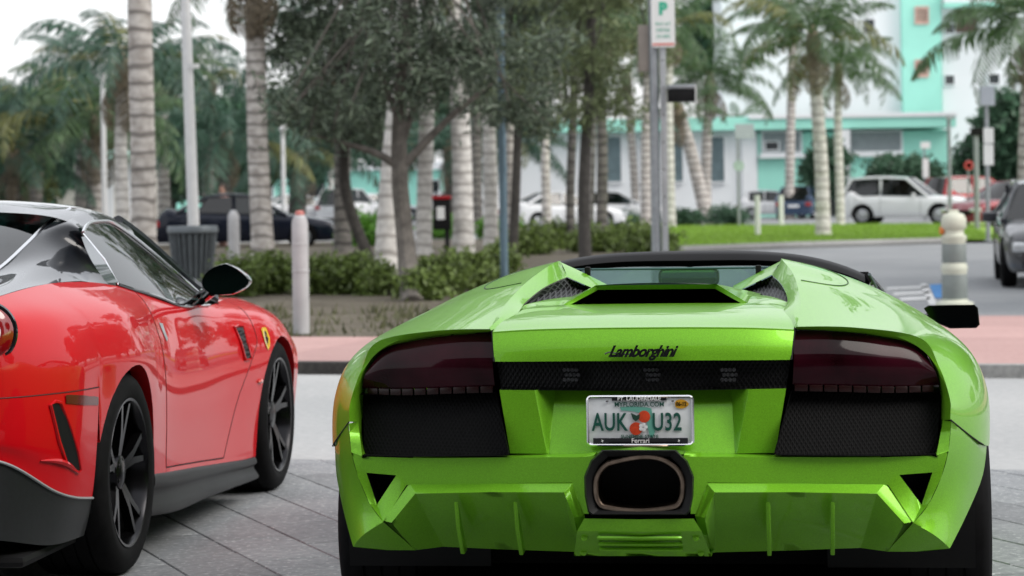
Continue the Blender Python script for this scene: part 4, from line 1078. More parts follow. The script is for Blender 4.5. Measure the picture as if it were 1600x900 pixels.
    line(f(curve([q + n_out*.006 for q in (flick[0], flick[1]*.5 + flick[2]*.5, flick[3])], 10)), [.002, .005, .007, .009, .010, .010, .009, .007, .005, .002], 'slot_flick', RED, sl)
    if sgn > 0: MKS = strip([(103, 617), (128, 617.5), (154, 620)], [(104, 630), (128, 631.5), (155, 633)], n_out, 8, 3, .007)
    mb = MB(); mb.grid([f(r) for r in MKS]); mb.build('side_marker', mat('marker_dark_red', (.10, .012, .01), .2, var=.2, coat=.2), car)
    # round tail lamp
    tl = MB(); lc = np.array([.755, -.965, .925]); ax = np.array([.50, -.86, .08]); ax /= np.linalg.norm(ax)
    e1 = np.cross(ax, [0, 0, 1]); e1 /= np.linalg.norm(e1); e2 = np.cross(e1, ax)
    def disc(prof, n=40): return [f([lc + ax*h + r*(math.cos(a)*e1 + math.sin(a)*e2) for a in np.linspace(0, 2*math.pi, n+1)]) for r, h in prof]
    tl.grid(disc([(.088, -.03), (.086, .020), (.074, .030), (.042, .034)])); lo = tl.build('tail_lamp', mat('red_lens', (.22, .004, .006), .08, var=.2, coat=1), car, weld=.0003)
    t2 = MB(); t2.grid(disc([(.042, .033), (.02, .040), (.0005, .042)])); t2.build('lamp_centre', mat('clear_lens', (.55, .56, .58), .1, var=.1, coat=1), lo, weld=.0003)
    t3 = MB(); t3.grid(disc([(.089, -.05), (.090, .012), (.098, .012), (.104, .004), (.105, -.05)])); t3.build('lamp_bezel', BLACKG, lo, weld=.0003)
gb_ = MB(); rw = []
for (yy, xx, zz) in ((.66,.515,1.292), (.40,.518,1.237), (.2,.52,1.183), (-.1,.515,1.10), (-.45,.50,1.035)):
    rw.append([np.array([x*xx, yy - .06*(1-x*x) if yy < 0 else yy + .0, zz - .006 + .03*(1-x*x)]) for x in np.linspace(-1, 1, 17)])
gb_.grid(rw); gb_.build('rear_window', glass('rear_screen_tint', (.10, .13, .14), 1.2), car)
ws = MB(); rw = []
for (yy, xx, zz) in ((1.36,.55,1.262), (1.6,.635,1.128), (1.83,.715,1.0), (2.03,.79,.905)):
    rw.append([np.array([x*xx, yy + .16*(1-x*x), zz + .045*(1-x*x)]) for x in np.linspace(-1, 1, 17)])
ws.grid(rw); ws.build('windscreen', glass('dark_teal_glass', (.06, .12, .12)), car)
mb = MB(); mb.box((0, 1.0, .52), (1.5, 2.4, .1)); mb.box((0, 1.2, .17), (1.7, 4.2, .04)); mb.box((0, .35, .72), (1.3, .2, .5)); mb.box((0, 2.0, .72), (1.4, .3, .2)); mb.build('cabin_trim', BLACKM, car, bevel=.02)
for sgn in (1, -1):
    st = MB(); st.grid(patch([[np.array([sgn*.38 + dx, y + .02*abs(dx)*8, z]) for dx in (-.24, -.14, 0, .14, .24)] for y, z in ((1.5, .62), (1.15, .58), (.92, .64), (.80, .88), (.74, 1.06), (.72, 1.12), (.68, 1.05))], 12, 24)); st.build('seat', mat('tan_leather', (.12, .10, .085), .5, var=.15), car)
for x in (.968, -.968): wheel(car, x, 0, .365, .315, 5, .268, RIMBLACK)
for x in (.968, -.968): wheel(car, x, 2.59, .345, .285, 5, .262, RIMBLACK)
for x in (1, -1):
    for yc, zc, R, xw in ((0, .365, .40, .93), (2.59, .345, .375, .92)):
        mb = MB(); A = []
        for a in np.linspace(-.25, math.pi + .25, 20): A.append([np.array([xx, yc + R*math.cos(a), zc + R*math.sin(a)]) for xx in (.50, xw)])
        mb.grid(A); (mb if x > 0 else mb.mirror()).build('wheel_housing', BLACKM, car)
# tail of the coupe: number plate recess, exhaust pipes, lid line
mb = MB(); mb.box((0, -1.118, .62), (.46, .03, .16)); pr_ = mb.build('plate_recess', BLACKM, car, bevel=.01)
mb = MB(); mb.box((0, -1.137, .62), (.305, .006, .152)); mb.build('licence_plate', PL, pr_)
for x in (-.62, -.50, .50, .62):
    mb = MB(); mb.lathe([(.046, .0), (.05, -.005), (.05, .14), (.042, .14), (.042, .0)], 20, 'y', (x, -1.10 + .18*abs(x), .33)); mb.build('exhaust_tip', SILVER, car)
line([RL.col(t, [.55])[0] + np.array([0, -.002, .002]) for t in np.linspace(-1.84, -1.1, 14)], .0018, 'panel_gap', G_); line([RL.col(t, [.55])[0]*np.array([-1, 1, 1]) + np.array([0, -.002, .002]) for t in np.linspace(-1.84, -1.1, 14)], .0018, 'panel_gap', G_)
# ================================================================== BUILDINGS
def rect(u0, v0, u1, v1, Y):
    a, b = W(u0, v0, Y), W(u1, v1, Y); return a[0], a[2], b[0], b[2]
def pbox(mb, u0, v0, u1, v1, Y, d, proud=0.0):
    um, vm = (u0+u1)/2, (v0+v1)/2
    c = W(um, vm, Y); w_, h_ = (u1-u0)/F_PX*Y, (v1-v0)/F_PX*Y
    return mb.box((c[0], Y + d/2 - proud, c[2]), (w_, d, h_))
MINT = mat('mint_render', (.36, .78, .66), .75, var=.08, scale=.4); WHITEW = mat('white_render', (.80, .82, .84), .8, var=.05, scale=.3)
CREAM = mat('cream_render', (.62, .60, .54), .8, var=.06, scale=.4)
LOUV = mat('louvre_slate', (.14, .20, .22), .5, var=.15, scale=3); DARKW = mat('dark_window', (.03, .035, .04), .15, var=.3, scale=1, coat=.5)
BROWNW = mat('brown_window', (.10, .06, .045), .4, var=.2, scale=1); PINKW = mat('pinkish_grille', (.62, .44, .36), .6, var=.2, scale=2)
GREYM = mat('galvanised', (.33, .35, .37), .42, .7, var=.12, scale=14); WHITEP = mat('white_powder_coat', (.70, .71, .72), .4, var=.05, scale=8)
def bpart(root, name, m, u0, v0, u1, v1, Y, d=.3, proud=0.0, bev=0.02):
    return pbox(MB(), u0, v0, u1, v1, Y, d, proud).build(name, m, root, bevel=bev, smooth=False)
def louvre_window(root, u0, v0, u1, v1, Y, m=LOUV, slats=9, frame=WHITEW):
    w_ = bpart(root, 'window', m, u0, v0, u1, v1, Y, .1, .04)
    for i in range(slats):
        v = v0 + (v1 - v0)*(i + .5)/slats; h = (v1 - v0)/slats*.36
        bpart(w_, 'slat', m, u0, v - h, u1, v + h, Y, .06, .10, .01)
    for q in ((u0 - 3, v0 - 3, u1 + 3, v0), (u0 - 3, v1, u1 + 3, v1 + 3), (u0 - 3, v0, u0, v1), (u1, v0, u1 + 3, v1)):
        bpart(w_, 'frame', frame, *q, Y, .12, .14, .01)
    return w_
def plain_window(root, u0, v0, u1, v1, Y, m=DARKW, frame=WHITEW, t=2.0):
    w_ = bpart(root, 'window', m, u0, v0, u1, v1, Y, .1, .03)
    for q in ((u0 - t, v0 - t, u1 + t, v0), (u0 - t, v1, u1 + t, v1 + t), (u0 - t, v0, u0, v1), (u1, v0, u1 + t, v1)):
        bpart(w_, 'frame', frame, *q, Y, .10, .10, .01)
    return w_
YB = 118.0
bl = empty('pavilion', tuple(W(1170, 342, YB)*np.array([1, 1, 0])), label='low white and mint single storey building behind the palms', category='building')
off = np.array(bl.location)
def at_root(o):
    for q in o.children: q.location = tuple(np.array(q.location) - off)
bpart(bl, 'wall', WHITEW, 700, 205, 1184, 352, YB, 9)
bpart(bl, 'wall', MINT, 1184.5, 205, 1486, 352, YB + .05, 9)
bpart(bl, 'roof', MINT, 690, 184, 1494, 204, YB - .8, 11)
bpart(bl, 'roof_edge', WHITEW, 1170, 177, 1496, 184, YB - .9, 11)
bpart(bl, 'porch_column', WHITEW, 1313, 203, 1329, 352, YB - 1.0, .5); bpart(bl, 'column', WHITEW, 1160, 206, 1181, 352, YB - .2, .18)
for u0, u1 in ((945, 970), (1001, 1024), (1046, 1066), (1107, 1131)): louvre_window(bl, u0, 214, u1, 284, YB)
louvre_window(bl, 1192, 207, 1250, 238, YB + .05, mat('louvre_grey', (.30, .34, .36), .5, var=.1, scale=3), 5)
louvre_window(bl, 1328, 206, 1407, 236, YB + .05, MATS['louvre_grey'], 6)
plain_window(bl, 1196, 222, 1216, 234, YB - .05)
bpart(bl, 'sill', WHITEW, 1186, 240, 1412, 246, YB, .3, .3)
bpart(bl, 'door', mat('dark_door', (.03, .035, .035), .4), 1292, 250, 1312, 345, YB, .2, .08)
bpart(bl, 'window', DARKW, 1006, 296, 1022, 303, YB, .1, .05); bpart(bl, 'window', DARKW, 868, 306, 905, 318, YB, .1, .05)
for q in bl.children: q.location = -off
YT = 131.0
tw = empty('apartment_block', tuple(W(1330, 340, YT)*np.array([1, 1, 0])), label='tall white apartment block with mint green stair strip', category='building'); off = np.array(tw.location)
bpart(tw, 'wall', WHITEW, 1128, -260, 1409, 345, YT, 12); bpart(tw, 'wall', WHITEW, 1471, -260, 1720, 345, YT, 12); bpart(tw, 'wall', MINT, 1409.5, -260, 1470.5, 345, YT - .5, 12)
bpart(tw, 'roof', WHITEW, 1122, -272, 1726, -261, YT - 1, 14)
bpart(tw, 'balcony', MINT, 1471, 6, 1600, 13, YT, .6, 1.0); bpart(tw, 'balcony', WHITEW, 1471, -12, 1600, 5.5, YT, .6, .9)
for v in (12, 95, -75): 
    w_ = plain_window(tw, 1431, v, 1449, v + 24, YT - .5, PINKW, mat('pink_frame', (.70, .45, .40), .6), 2)
    for k in (1, 2, 3): bpart(w_, 'slat', BROWNW, 1431, v + k*6 - .8, 1449, v + k*6 + .8, YT - .5, .06, .08, .01)
for v in (38, 118, -42, -122):
    for u in (1470.5 + 6,): plain_window(tw, u, v, u + 14, v + 14, YT, DARKW)
plain_window(tw, 1492, 14, 1526, 51, YT, BROWNW); plain_window(tw, 1492, -66, 1526, -29, YT, BROWNW)
for u in (1545, 1580, 1612): plain_window(tw, u, 116, u + 16, 131, YT)
for u in (1240, 1262, 1300): plain_window(tw, u, 116, u + 14, 128, YT)
for u in (1240, 1300, 1350): plain_window(tw, u, 30, u + 16, 52, YT)
for q in tw.children: q.location = -off
YL = 92.0
lb_ = empty('kiosk', tuple(W(120, 350, YL)*np.array([1, 1, 0])), label='low cream and mint building at far left behind the palms', category='building'); off = np.array(lb_.location)
bpart(lb_, 'wall', MINT, -60, 250, 84, 362, YL, 6); bpart(lb_, 'wall', CREAM, 84.5, 246, 232, 362, YL - .2, 6); bpart(lb_, 'roof', mat('pale_mint', (.45, .70, .62), .7), -70, 236, 240, 250, YL - .9, 8)
w_ = MB(); c = W(115, 284, YL - .25); w_.lathe([(.0001, -.05), (.24, -.05), (.24, .1)], 24, 'y', c); w_.build('round_vent', LOUV, lb_)
bpart(lb_, 'doorway', DARKW, 134, 262, 148, 355, YL - .2, .2, .06)
for u in (160, 192): bpart(lb_, 'pilaster', WHITEW, u, 250, u + 18, 362, YL - .2, .2, .12)
for q in lb_.children: q.location = -off
mw = empty('annex', tuple(W(330, 345, 150)*np.array([1, 1, 0])), label='mint fronted annex half hidden by palms at left', category='building'); off = np.array(mw.location)
bpart(mw, 'wall', MINT, 232, 268, 690, 342, 150, 6); bpart(mw, 'roof', WHITEW, 225, 256, 696, 268, 149.4, 7)
for u in (270, 400, 480, 600, 660): plain_window(mw, u, 282, u + 26, 308, 150)
for q in mw.children: q.location = -off

# behind the photographer: unseen hotel front, added for reflections and to darken car tails
hb = empty('hotel', (0, -5.5, 0), label='hotel front with deep canopy added unseen behind the photographer, mirrored in the car paint and shading the car tails', category='building')
HW = mat('hotel_stucco', (.13, .115, .10), .85, var=.08, scale=.3)
mb = MB(); mb.box((2, -5, 5.6), (46, 8, 11.2)); mb.build('wall', HW, hb)
mb = MB(); mb.box((1, 1.9, 3.7), (17, 5.8, .35)); mb.build('canopy', mat('canopy_dark', (.06, .055, .05), .7), hb)  # unseen roof added to keep sky light off the rear faces
for x in (-7.2, 9.2): mb = MB(); mb.box((x, 4.3, 1.76), (.4, .4, 3.52)); mb.build('column', HW, hb, bevel=.02)
mb = MB(); mb.box((2, -5, 11.4), (47, 9, .4)); mb.build('roof', HW, hb)
for fl_ in range(3):
    for i in range(14):
        x = -19.5 + i*3.3; z = 1.4 + fl_*3.4
        m_ = MB(); m_.box((x, -1.0, z), (1.7, .2, 1.7)); m_.build('window', DARKW, hb, smooth=False)
# ================================================================== VEGETATION
BARK = mat('grey_bark', (.125, .113, .10), .9, var=.35, scale=9, bump=.6, bscale=14)
DBARK = mat('dark_bark', (.055, .05, .045), .9, var=.35, scale=9, bump=.6, bscale=14)
def palm_bark(name, c0, c1, ringc):
    m, n, b = pbsdf(name); tc = n.nodes.new('ShaderNodeTexCoord')
    wv = n.nodes.new('ShaderNodeTexWave'); wv.bands_direction = 'Z'; wv.inputs['Scale'].default_value = 1.25; wv.inputs['Distortion'].default_value = 5.0; wv.inputs['Detail'].default_value = 3; wv.inputs['Detail Scale'].default_value = .9
    no = n.nodes.new('ShaderNodeTexNoise'); no.inputs['Scale'].default_value = 7; no.inputs['Detail'].default_value = 6
    n.links.new(tc.outputs['Object'], wv.inputs['Vector']); n.links.new(tc.outputs['Object'], no.inputs['Vector'])
    r = n.nodes.new('ShaderNodeValToRGB'); r.color_ramp.elements[0].color = tuple(c0)+(1,); r.color_ramp.elements[1].color = tuple(c1)+(1,); r.color_ramp.elements[0].position = .35; r.color_ramp.elements[1].position = .65
    n.links.new(no.outputs[0], r.inputs[0])
    r2 = n.nodes.new('ShaderNodeValToRGB'); r2.color_ramp.elements[0].position = .02; r2.color_ramp.elements[1].position = .30; r2.color_ramp.elements[0].color = (1, 1, 1, 1); r2.color_ramp.elements[1].color = (0, 0, 0, 1)
    n.links.new(wv.outputs[1] if len(wv.outputs) > 1 else wv.outputs[0], r2.inputs[0])
    ml = n.nodes.new('ShaderNodeMath'); ml.operation = 'MULTIPLY'; ml.use_clamp = True; n.links.new(r2.outputs[0], ml.inputs[0]); ml.inputs[1].default_value = .85
    mx_ = n.nodes.new('ShaderNodeMix'); mx_.data_type = 'RGBA'; mx_.inputs[7].default_value = tuple(ringc)+(1,)
    n.links.new(ml.outputs[0], mx_.inputs[0]); n.links.new(r.outputs[0], mx_.inputs[6]); n.links.new(mx_.outputs[2], b.inputs['Base Color'])
    b.inputs['Roughness'].default_value = .9
    MATS[name] = m; return m
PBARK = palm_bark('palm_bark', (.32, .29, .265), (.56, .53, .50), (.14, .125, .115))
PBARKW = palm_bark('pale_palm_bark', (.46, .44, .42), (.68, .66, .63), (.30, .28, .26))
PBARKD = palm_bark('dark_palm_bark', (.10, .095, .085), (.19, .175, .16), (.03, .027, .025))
FROND = leafmat('palm_leaf', (.075, .135, .055), .45); FRONDT = leafmat('teal_palm_leaf', (.06, .125, .085), .45); FRONDY = leafmat('yellowing_palm_leaf', (.15, .16, .05), .4); FRONDD = leafmat('dead_palm_leaf', (.22, .18, .125), .35)
LEAFD = leafmat('dark_needle_leaf', (.11, .145, .10), .7, .3); LEAFO = leafmat('olive_needle_leaf', (.17, .21, .10), .5, .35); LEAFM = leafmat('broad_leaf', (.07, .145, .085), .55); LEAFB = leafmat('hedge_leaf', (.14, .20, .05), .6); LEAFBR = leafmat('bright_hedge_leaf', (.12, .30, .035), .5)
def frond_mesh(name, m, L=2.6, droop=1.0, n=34, leafl=.62, seed=0):
    r_ = random.Random(seed); V = []; Q = []
    pts = []
    for i in range(n + 1):
        t = i/n; a = rad(38) - t*t*rad(95)*droop
        if i == 0: pts.append(np.array([0., 0, 0]))
        else: pts.append(pts[-1] + np.array([math.cos(a), 0, math.sin(a)])*L/n)
    def quad(a, b, c, d):
        k = len(V); V.extend([a, b, c, d]); Q.append((k, k+1, k+2, k+3))
    for i in range(n):
        w_ = .03*(1 - i/n) + .008
        quad(pts[i] + [0, w_, 0], pts[i] - [0, w_, 0], pts[i+1] - [0, w_*.9, 0], pts[i+1] + [0, w_*.9, 0])
        t = i/n
        if t < .12: continue
        ll = leafl*(math.sin(math.pi*min(1, (t*.92 + .12)))**.6)*r_.uniform(.85, 1.1)
        tg = pts[i+1] - pts[i]; tg /= np.linalg.norm(tg)
        for s_ in (1, -1):
            if r_.random() < .06: continue
            d = tg*.62 + np.array([0, s_*.75, 0]) + np.array([0, 0, -.28 - .35*r_.random()*droop]); d /= np.linalg.norm(d)
            e = d + np.array([0, 0, -.55 - .3*r_.random()]); e /= np.linalg.norm(e)
            q = tg*.028
            a = pts[i]; m_ = a + d*ll*.55; z_ = m_ + e*ll*.45
            quad(a - q*.6, a + q*.6, m_ + q, m_ - q); quad(m_ - q, m_ + q, z_ + q*.15, z_ - q*.15)
    return fast_mesh(name, V, Q, m)
FM = {k: [frond_mesh('frond', m, 2.5 + .25*i, .85 + .22*i, seed=i) for i in range(3)] for k, m in (('g', FROND), ('t', FRONDT), ('y', FRONDY))}
FM['d'] = [frond_mesh('dead_frond', FRONDD, 1.9, 1.15, 26, .5, 9)]
PALMG = 'palms along the lot'
def palm(base, topu, topv, r0, r1, label, bark=PBARK, nf=15, fs=1.0, dead=3, tone='g', crown=True, bulge=1.25, seed=0, Y=None):
    """base pixel on the ground, top of the trunk at a pixel of the same depth"""
    b = G(*base) if Y is None else W(base[0], V_HOR + F_PX*CAM_H/Y, Y)*np.array([1, 1, 0]); Y = b[1]; t = W(topu, topv, Y); r_ = random.Random(seed*7 + int(base[0]))
    root = empty('palm_tree', tuple(b), label=label, category='palm tree', group=PALMG)
    H_ = t[2]; dx = t[0] - b[0]; mb = MB(); n = int(H_/.16) + 6; pts, rr = [], []; jit = [r_.uniform(-.45, .45) for _ in range(n + 2)]; jr = [1 + r_.choice((.012, .02, .03)) for _ in range(n + 2)]
    for i in range(n + 1):
        q = min(1, max(0, (i + (jit[i] if 0 < i < n else 0))/n)); z = q*H_
        rad_ = r1 + (r0 - r1)*(1-q)**.8 + (bulge - 1)*r0*math.exp(-z/.28)
        for dz, k in ((0, jr[i]), (.10, 2 - jr[i])):
            zz = z + dz*H_/n
            if zz > H_: break
            qq = zz/H_
            pts.append((dx*(qq**1.25) + .03*math.sin(5*qq + seed), .02*math.cos(4*qq + seed), zz - .02)); rr.append(rad_*k*(1 + .015*r_.uniform(-1, 1)))
    mb.tube(pts, rr, 14); mb.build('trunk', bark, root, angle=80)
    if crown:
        for i in range(nf + dead):
            isd = i >= nf
            me = (FM['d'][0] if isd else FM[tone if r_.random() < .86 else 'y'][r_.randrange(3)])
            o = obj('frond', me, root); az = i*2.39996 + seed
            el = rad(55) - (i/nf)*rad(75) if not isd else rad(-62)
            o.location = (pts[-1][0], pts[-1][1], H_ - (.0 if not isd else .18))
            o.rotation_euler = (0, -el + rad(30) if not isd else rad(75 + 10*r_.random()), az)
            s_ = fs*r_.uniform(.85, 1.15)*(1 if not isd else .75); o.scale = (s_, s_, s_)
        mb = MB(); mb.tube([(pts[-1][0], 0, H_ - .5*fs), (pts[-1][0], 0, H_ - .1), (pts[-1][0], 0, H_ + .35*fs)], [r1*1.05, r1*1.45, r1*.5], 10); mb.build('crown_shaft', FRONDD if dead else FROND, root)
    return root
P_ = palm
P_((222, 440), 221, -330, .185, .165, 'straight ringed grey palm trunk rising right behind the red coupe', PBARK, 14, 1.1, 4, seed=1, Y=37)
P_((193, 380), 190, 100, .16, .13, 'palm with low drooping crown just left of the ringed trunk', PBARKW, 16, 1.1, 5, 't', seed=2, Y=58)
P_((412, 410), 392, -60, .22, .19, 'ringed palm with shaggy dead leaves, between the dark sedan and white bollard', PBARK, 14, 1.1, 9, seed=3)
P_((606, 455), 648, -160, .17, .13, 'pale palm trunk just left of the small branching tree', PBARKW, 13, 1.0, 3, seed=4)
P_((664, 402), 668, -120, .17, .14, 'pale palm trunk right behind the branching tree', PBARKW, 13, 1.0, 3, seed=5)
P_((725, 402), 703, -110, .22, .17, 'stout pale palm trunk with swollen foot beside the black pay box', PBARKW, 13, 1.0, 3, seed=6)
P_((766, 388), 759, -80, .17, .14, 'pale palm trunk left of the slim blue pole', PBARKW, 13, 1.0, 2, seed=7)
P_((797, 388), 798, -60, .115, .10, 'slender palm trunk right of the slim blue pole', PBARK, 12, 1.0, 2, seed=8)
P_((855, 364), 851, 60, .15, .12, 'thin palm trunk in front of the white sedan door', PBARK, 12, 1.0, 2, seed=9)
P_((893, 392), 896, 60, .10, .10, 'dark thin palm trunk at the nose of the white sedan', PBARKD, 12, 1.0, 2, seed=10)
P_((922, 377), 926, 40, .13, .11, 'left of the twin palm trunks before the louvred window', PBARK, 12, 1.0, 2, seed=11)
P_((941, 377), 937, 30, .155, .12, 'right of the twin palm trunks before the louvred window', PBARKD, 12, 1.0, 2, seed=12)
P_((993, 348), 981, 120, .17, .15, 'palm with drooping crown left of the tall sign post', PBARK, 14, 1.0, 4, seed=13)
P_((1047, 358), 1046, 40, .16, .13, 'palm right behind the tall sign post', PBARKW, 14, 1.1, 5, seed=14)
P_((1103, 347), 1108, 128, .22, .18, 'broad palm with wide drooping crown right of the sign post', PBARK, 22, 1.25, 4, seed=15)
P_((1106, 350), 1060, 175, .26, .22, 'leaning thick palm trunk behind the sign post', PBARK, 8, .9, 5, seed=16)
P_((1138, 338), 1152, 190, .10, .10, 'thin dark leaning palm before the white wall', PBARKD, 10, .7, 2, seed=17)
P_((1171, 333), 1172, 175, .12, .11, 'short thin palm before the mint wall', PBARK, 10, .6, 2, seed=18)
P_((1286, 372), 1272, 60, .19, .15, 'tall palm with full crown standing on the lawn', PBARKW, 20, 1.05, 5, seed=19)
P_((1312, 354), 1310, 110, .14, .13, 'slimmer palm beside the tall lawn palm', PBARKW, 18, 1.0, 3, seed=20)
P_((1600, 375), 1612, 40, .18, .15, 'palm with grey drooping fronds at right edge', PBARK, 20, 1.25, 9, seed=21)
P_((516, 345), 522, 160, .17, .14, 'pale leaning palm trunk among white parked cars', PBARKW, 12, 1.0, 2, 't', seed=22)
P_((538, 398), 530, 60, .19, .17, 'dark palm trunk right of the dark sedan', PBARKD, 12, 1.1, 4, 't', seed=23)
# low date palms and background crowns at the left
for k, (u, v, Yd, tone, lab, nf, fs) in enumerate((
   (55, 175, 75, 't', 'bushy palm crown at far left edge above the coupe roof', 24, 1.1), (125, 95, 82, 't', 'tall palm crown against the white sky at left', 20, .85),
   (20, 245, 70, 't', 'low palm beside the mint building at far left', 20, 1.2), (255, 110, 80, 'g', 'palm crown between the ringed trunk and lamp pole', 22, .9),
   (325, 130, 84, 't', 'palm crown right of the white lamp pole', 22, .85), (350, 215, 78, 't', 'drooping date palm over the dark sedan roof', 26, 1.35),
   (470, 240, 92, 't', 'date palm with pale frond stems above the white cars', 24, 1.4), (700, 235, 100, 't', 'dark date palm behind the stout pale trunk', 22, 1.3), (800, 225, 100, 't', 'date palm before the white wall right of the slim pole', 22, 1.2),
   (150, 190, 70, 'g', 'broad green palm left of the ringed trunk', 24, 1.3), (745, 60, 90, 't', 'palm crown high behind the slim blue pole', 20, 1.2), (1010, 60, 95, 'g', 'palm crown behind the street sign', 20, 1.2), (1235, 20, 108, 'g', 'palm crown high before the apartment wall', 16, 1.2))):
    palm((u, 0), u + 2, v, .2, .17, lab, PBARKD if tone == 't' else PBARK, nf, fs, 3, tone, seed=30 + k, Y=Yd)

def cloud(clumps, per, size, aspect, seed, flat=0.0, droop=0.0):
    r_ = np.random.default_rng(seed)
    C = np.repeat(np.array([c for c, _ in clumps]), per, axis=0); S_ = np.repeat(np.array([s for _, s in clumps]), per)
    N = len(C); P = C + r_.normal(size=(N, 3))*S_[:, None]*np.array([.55, .55, .42])
    a = r_.normal(size=(N, 3)); a[:, 2] = a[:, 2]*(1 - flat) - droop; a /= np.linalg.norm(a, axis=1)[:, None]
    b = np.cross(a, r_.normal(size=(N, 3))); b /= np.linalg.norm(b, axis=1)[:, None] + 1e-9
    l = size*r_.uniform(.6, 1.3, N)[:, None]; w_ = l*aspect
    V = np.stack([P - a*l/2, P + b*w_/2, P + a*l/2, P - b*w_/2], 1).reshape(-1, 3)
    return V, np.arange(N*4).reshape(-1, 4)
def leafy(name, base, crowns, trunk, m, bark, label, cat, nclump, per, size, aspect, seed, limbs=12, csize=.38, group=None, droop=0.0, stems=None):
    """crowns: (centre, radii) ellipsoids in world space; trunk: points, radii"""
    r_ = random.Random(seed); b = np.array(base); root = empty(name, tuple(b), label=label, category=cat)
    if group: root['group'] = group
    cl_ = []; tot = sum(np.prod(R)**(2/3) for _, R in crowns)
    for c, R in crowns:
        for i in range(int(nclump*np.prod(R)**(2/3)/tot) + 1):
            while True:
                q = np.array([r_.uniform(-1, 1) for _ in range(3)]); d = np.linalg.norm(q)
                if .35 < d < 1: break
            cl_.append((np.array(c) + q*np.array(R) - b, csize*r_.uniform(.6, 1.35)))
    V, Q = cloud(cl_, per, size, aspect, seed, .2, droop); o = obj('crown', fast_mesh('crown', V, Q, m), root)
    tp, tr = trunk; mb = MB(); tp = [np.array(q) - b for q in tp]; mb.tube(curve(tp, 14), list(np.interp(np.linspace(0, 1, 14), np.linspace(0, 1, len(tr)), tr)), 10)
    mb.build('trunk', bark, root)
    if stems:
        for pts, rs in stems:
            mb = MB(); pts = [np.array(q) - b for q in pts]; mb.tube(curve(pts, 12), list(np.interp(np.linspace(0, 1, 12), np.linspace(0, 1, len(rs)), rs)), 8); mb.build('limb', bark, root)
    for i in range(limbs):
        c, s_ = cl_[r_.randrange(len(cl_))]; st_ = tp[-1]*r_.uniform(.75, 1.0) + tp[-2]*0
        mid = st_*.45 + c*.55 + np.array([r_.uniform(-.2, .2), r_.uniform(-.2, .2), -.15]); mb = MB()
        mb.tube(curve([st_, mid, c], 8), list(np.linspace(tr[-1]*.55, .012, 8)), 6); mb.build('branch', bark, root)
    return root
def wp(u, v, Y): return W(u, v, Y)
Y1 = 31.5
b = G(645, 478)
leafy('tree', b, [(wp(560, 100, Y1), (1.15, 1.1, .75)), (wp(660, 60, Y1), (1.3, 1.2, .9)), (wp(770, 110, Y1), (1.15, 1.1, .75)), (wp(500, 170, Y1), (.7, .8, .38)), (wp(800, 190, Y1 + .5), (.55, .7, .3)), (wp(640, -60, Y1), (1.9, 1.4, .8)), (wp(650, -190, Y1), (2.1, 1.5, .9)), (wp(600, -330, Y1), (1.7, 1.4, .9))],
  ([b, wp(634, 380, Y1), wp(624, 270, Y1), wp(626, 150, Y1), wp(634, 40, Y1), wp(640, -240, Y1)], [.15, .11, .10, .075, .06, .03]), LEAFD, BARK, 'small grey needle leaved tree with low forking branches before the palms', 'tree', 250, 85, .15, .20, 3, 40, .27, droop=.3,
  stems=[([wp(625, 262, Y1), wp(585, 238, Y1), wp(540, 225, Y1), wp(495, 212, Y1 - .2)], [.055, .045, .03, .015]), ([wp(632, 258, Y1), wp(662, 225, Y1), wp(705, 182, Y1), wp(770, 130, Y1)], [.06, .05, .035, .015]), ([wp(628, 200, Y1), wp(600, 130, Y1), wp(570, 40, Y1), wp(545, -40, Y1)], [.045, .035, .025, .012]), ([wp(630, 220, Y1), wp(655, 140, Y1), wp(680, 70, Y1), wp(650, -30, Y1)], [.045, .035, .025, .012])])
Y2 = 44
b = G(905, 398)*0 + np.array([*W(915, 400, Y2)[:2], 0])
leafy('tree', b, [(wp(930, 60, Y2), (1.2, 1.2, 1.2)), (wp(960, 150, Y2), (.75, .9, .55)), (wp(860, 120, Y2), (1.0, 1.1, 1.0)), (wp(900, -60, Y2), (1.6, 1.3, .9)), (wp(930, -170, Y2), (2.2, 1.5, 1.1)), (wp(1000, -300, Y2), (2.0, 1.5, 1.2))], ([b, wp(912, 300, Y2), wp(918, 180, Y2), wp(930, -160, Y2)], [.12, .10, .09, .05]), LEAFO, DBARK, 'olive needle leaved tree above the twin palm trunks', 'tree', 230, 90, .17, .20, 5, 30, .31, droop=.3)
Y3 = 48
b = np.array([*W(800, 400, Y3)[:2], 0])
leafy('tree', b, [(wp(810, 40, Y3), (1.3, 1.2, 1.2)), (wp(790, 140, Y3), (1.0, 1.0, .7)), (wp(790, -120, Y3), (2.0, 1.5, 1.3)), (wp(720, -280, Y3), (2.4, 1.6, 1.3))], ([b, wp(806, 300, Y3), wp(810, 150, Y3), wp(812, 60, Y3)], [.10, .09, .08, .05]), LEAFD, DBARK, 'dark tree crown filling the gap between the two needle trees', 'tree', 200, 110, .19, .24, 6, 16, .36)
Y4 = 52
b = np.array([*W(536, 398, Y4)[:2], 0]) + np.array([.5, .6, 0])
leafy('tree', b, [(wp(520, 110, Y4), (1.5, 1.3, 1.4)), (wp(480, 60, Y4), (1.0, 1.0, 1.1)), (wp(560, 190, Y4), (1.2, 1.0, .5)), (wp(560, -90, Y4), (1.8, 1.5, 1.3))], ([b, wp(540, 300, Y4 + .6), wp(538, 180, Y4), wp(530, 100, Y4)], [.13, .12, .10, .06]), LEAFD, DBARK, 'dark bushy tree over the pale leaning trunk and white cars', 'tree', 130, 120, .19, .26, 8, 16, .40)
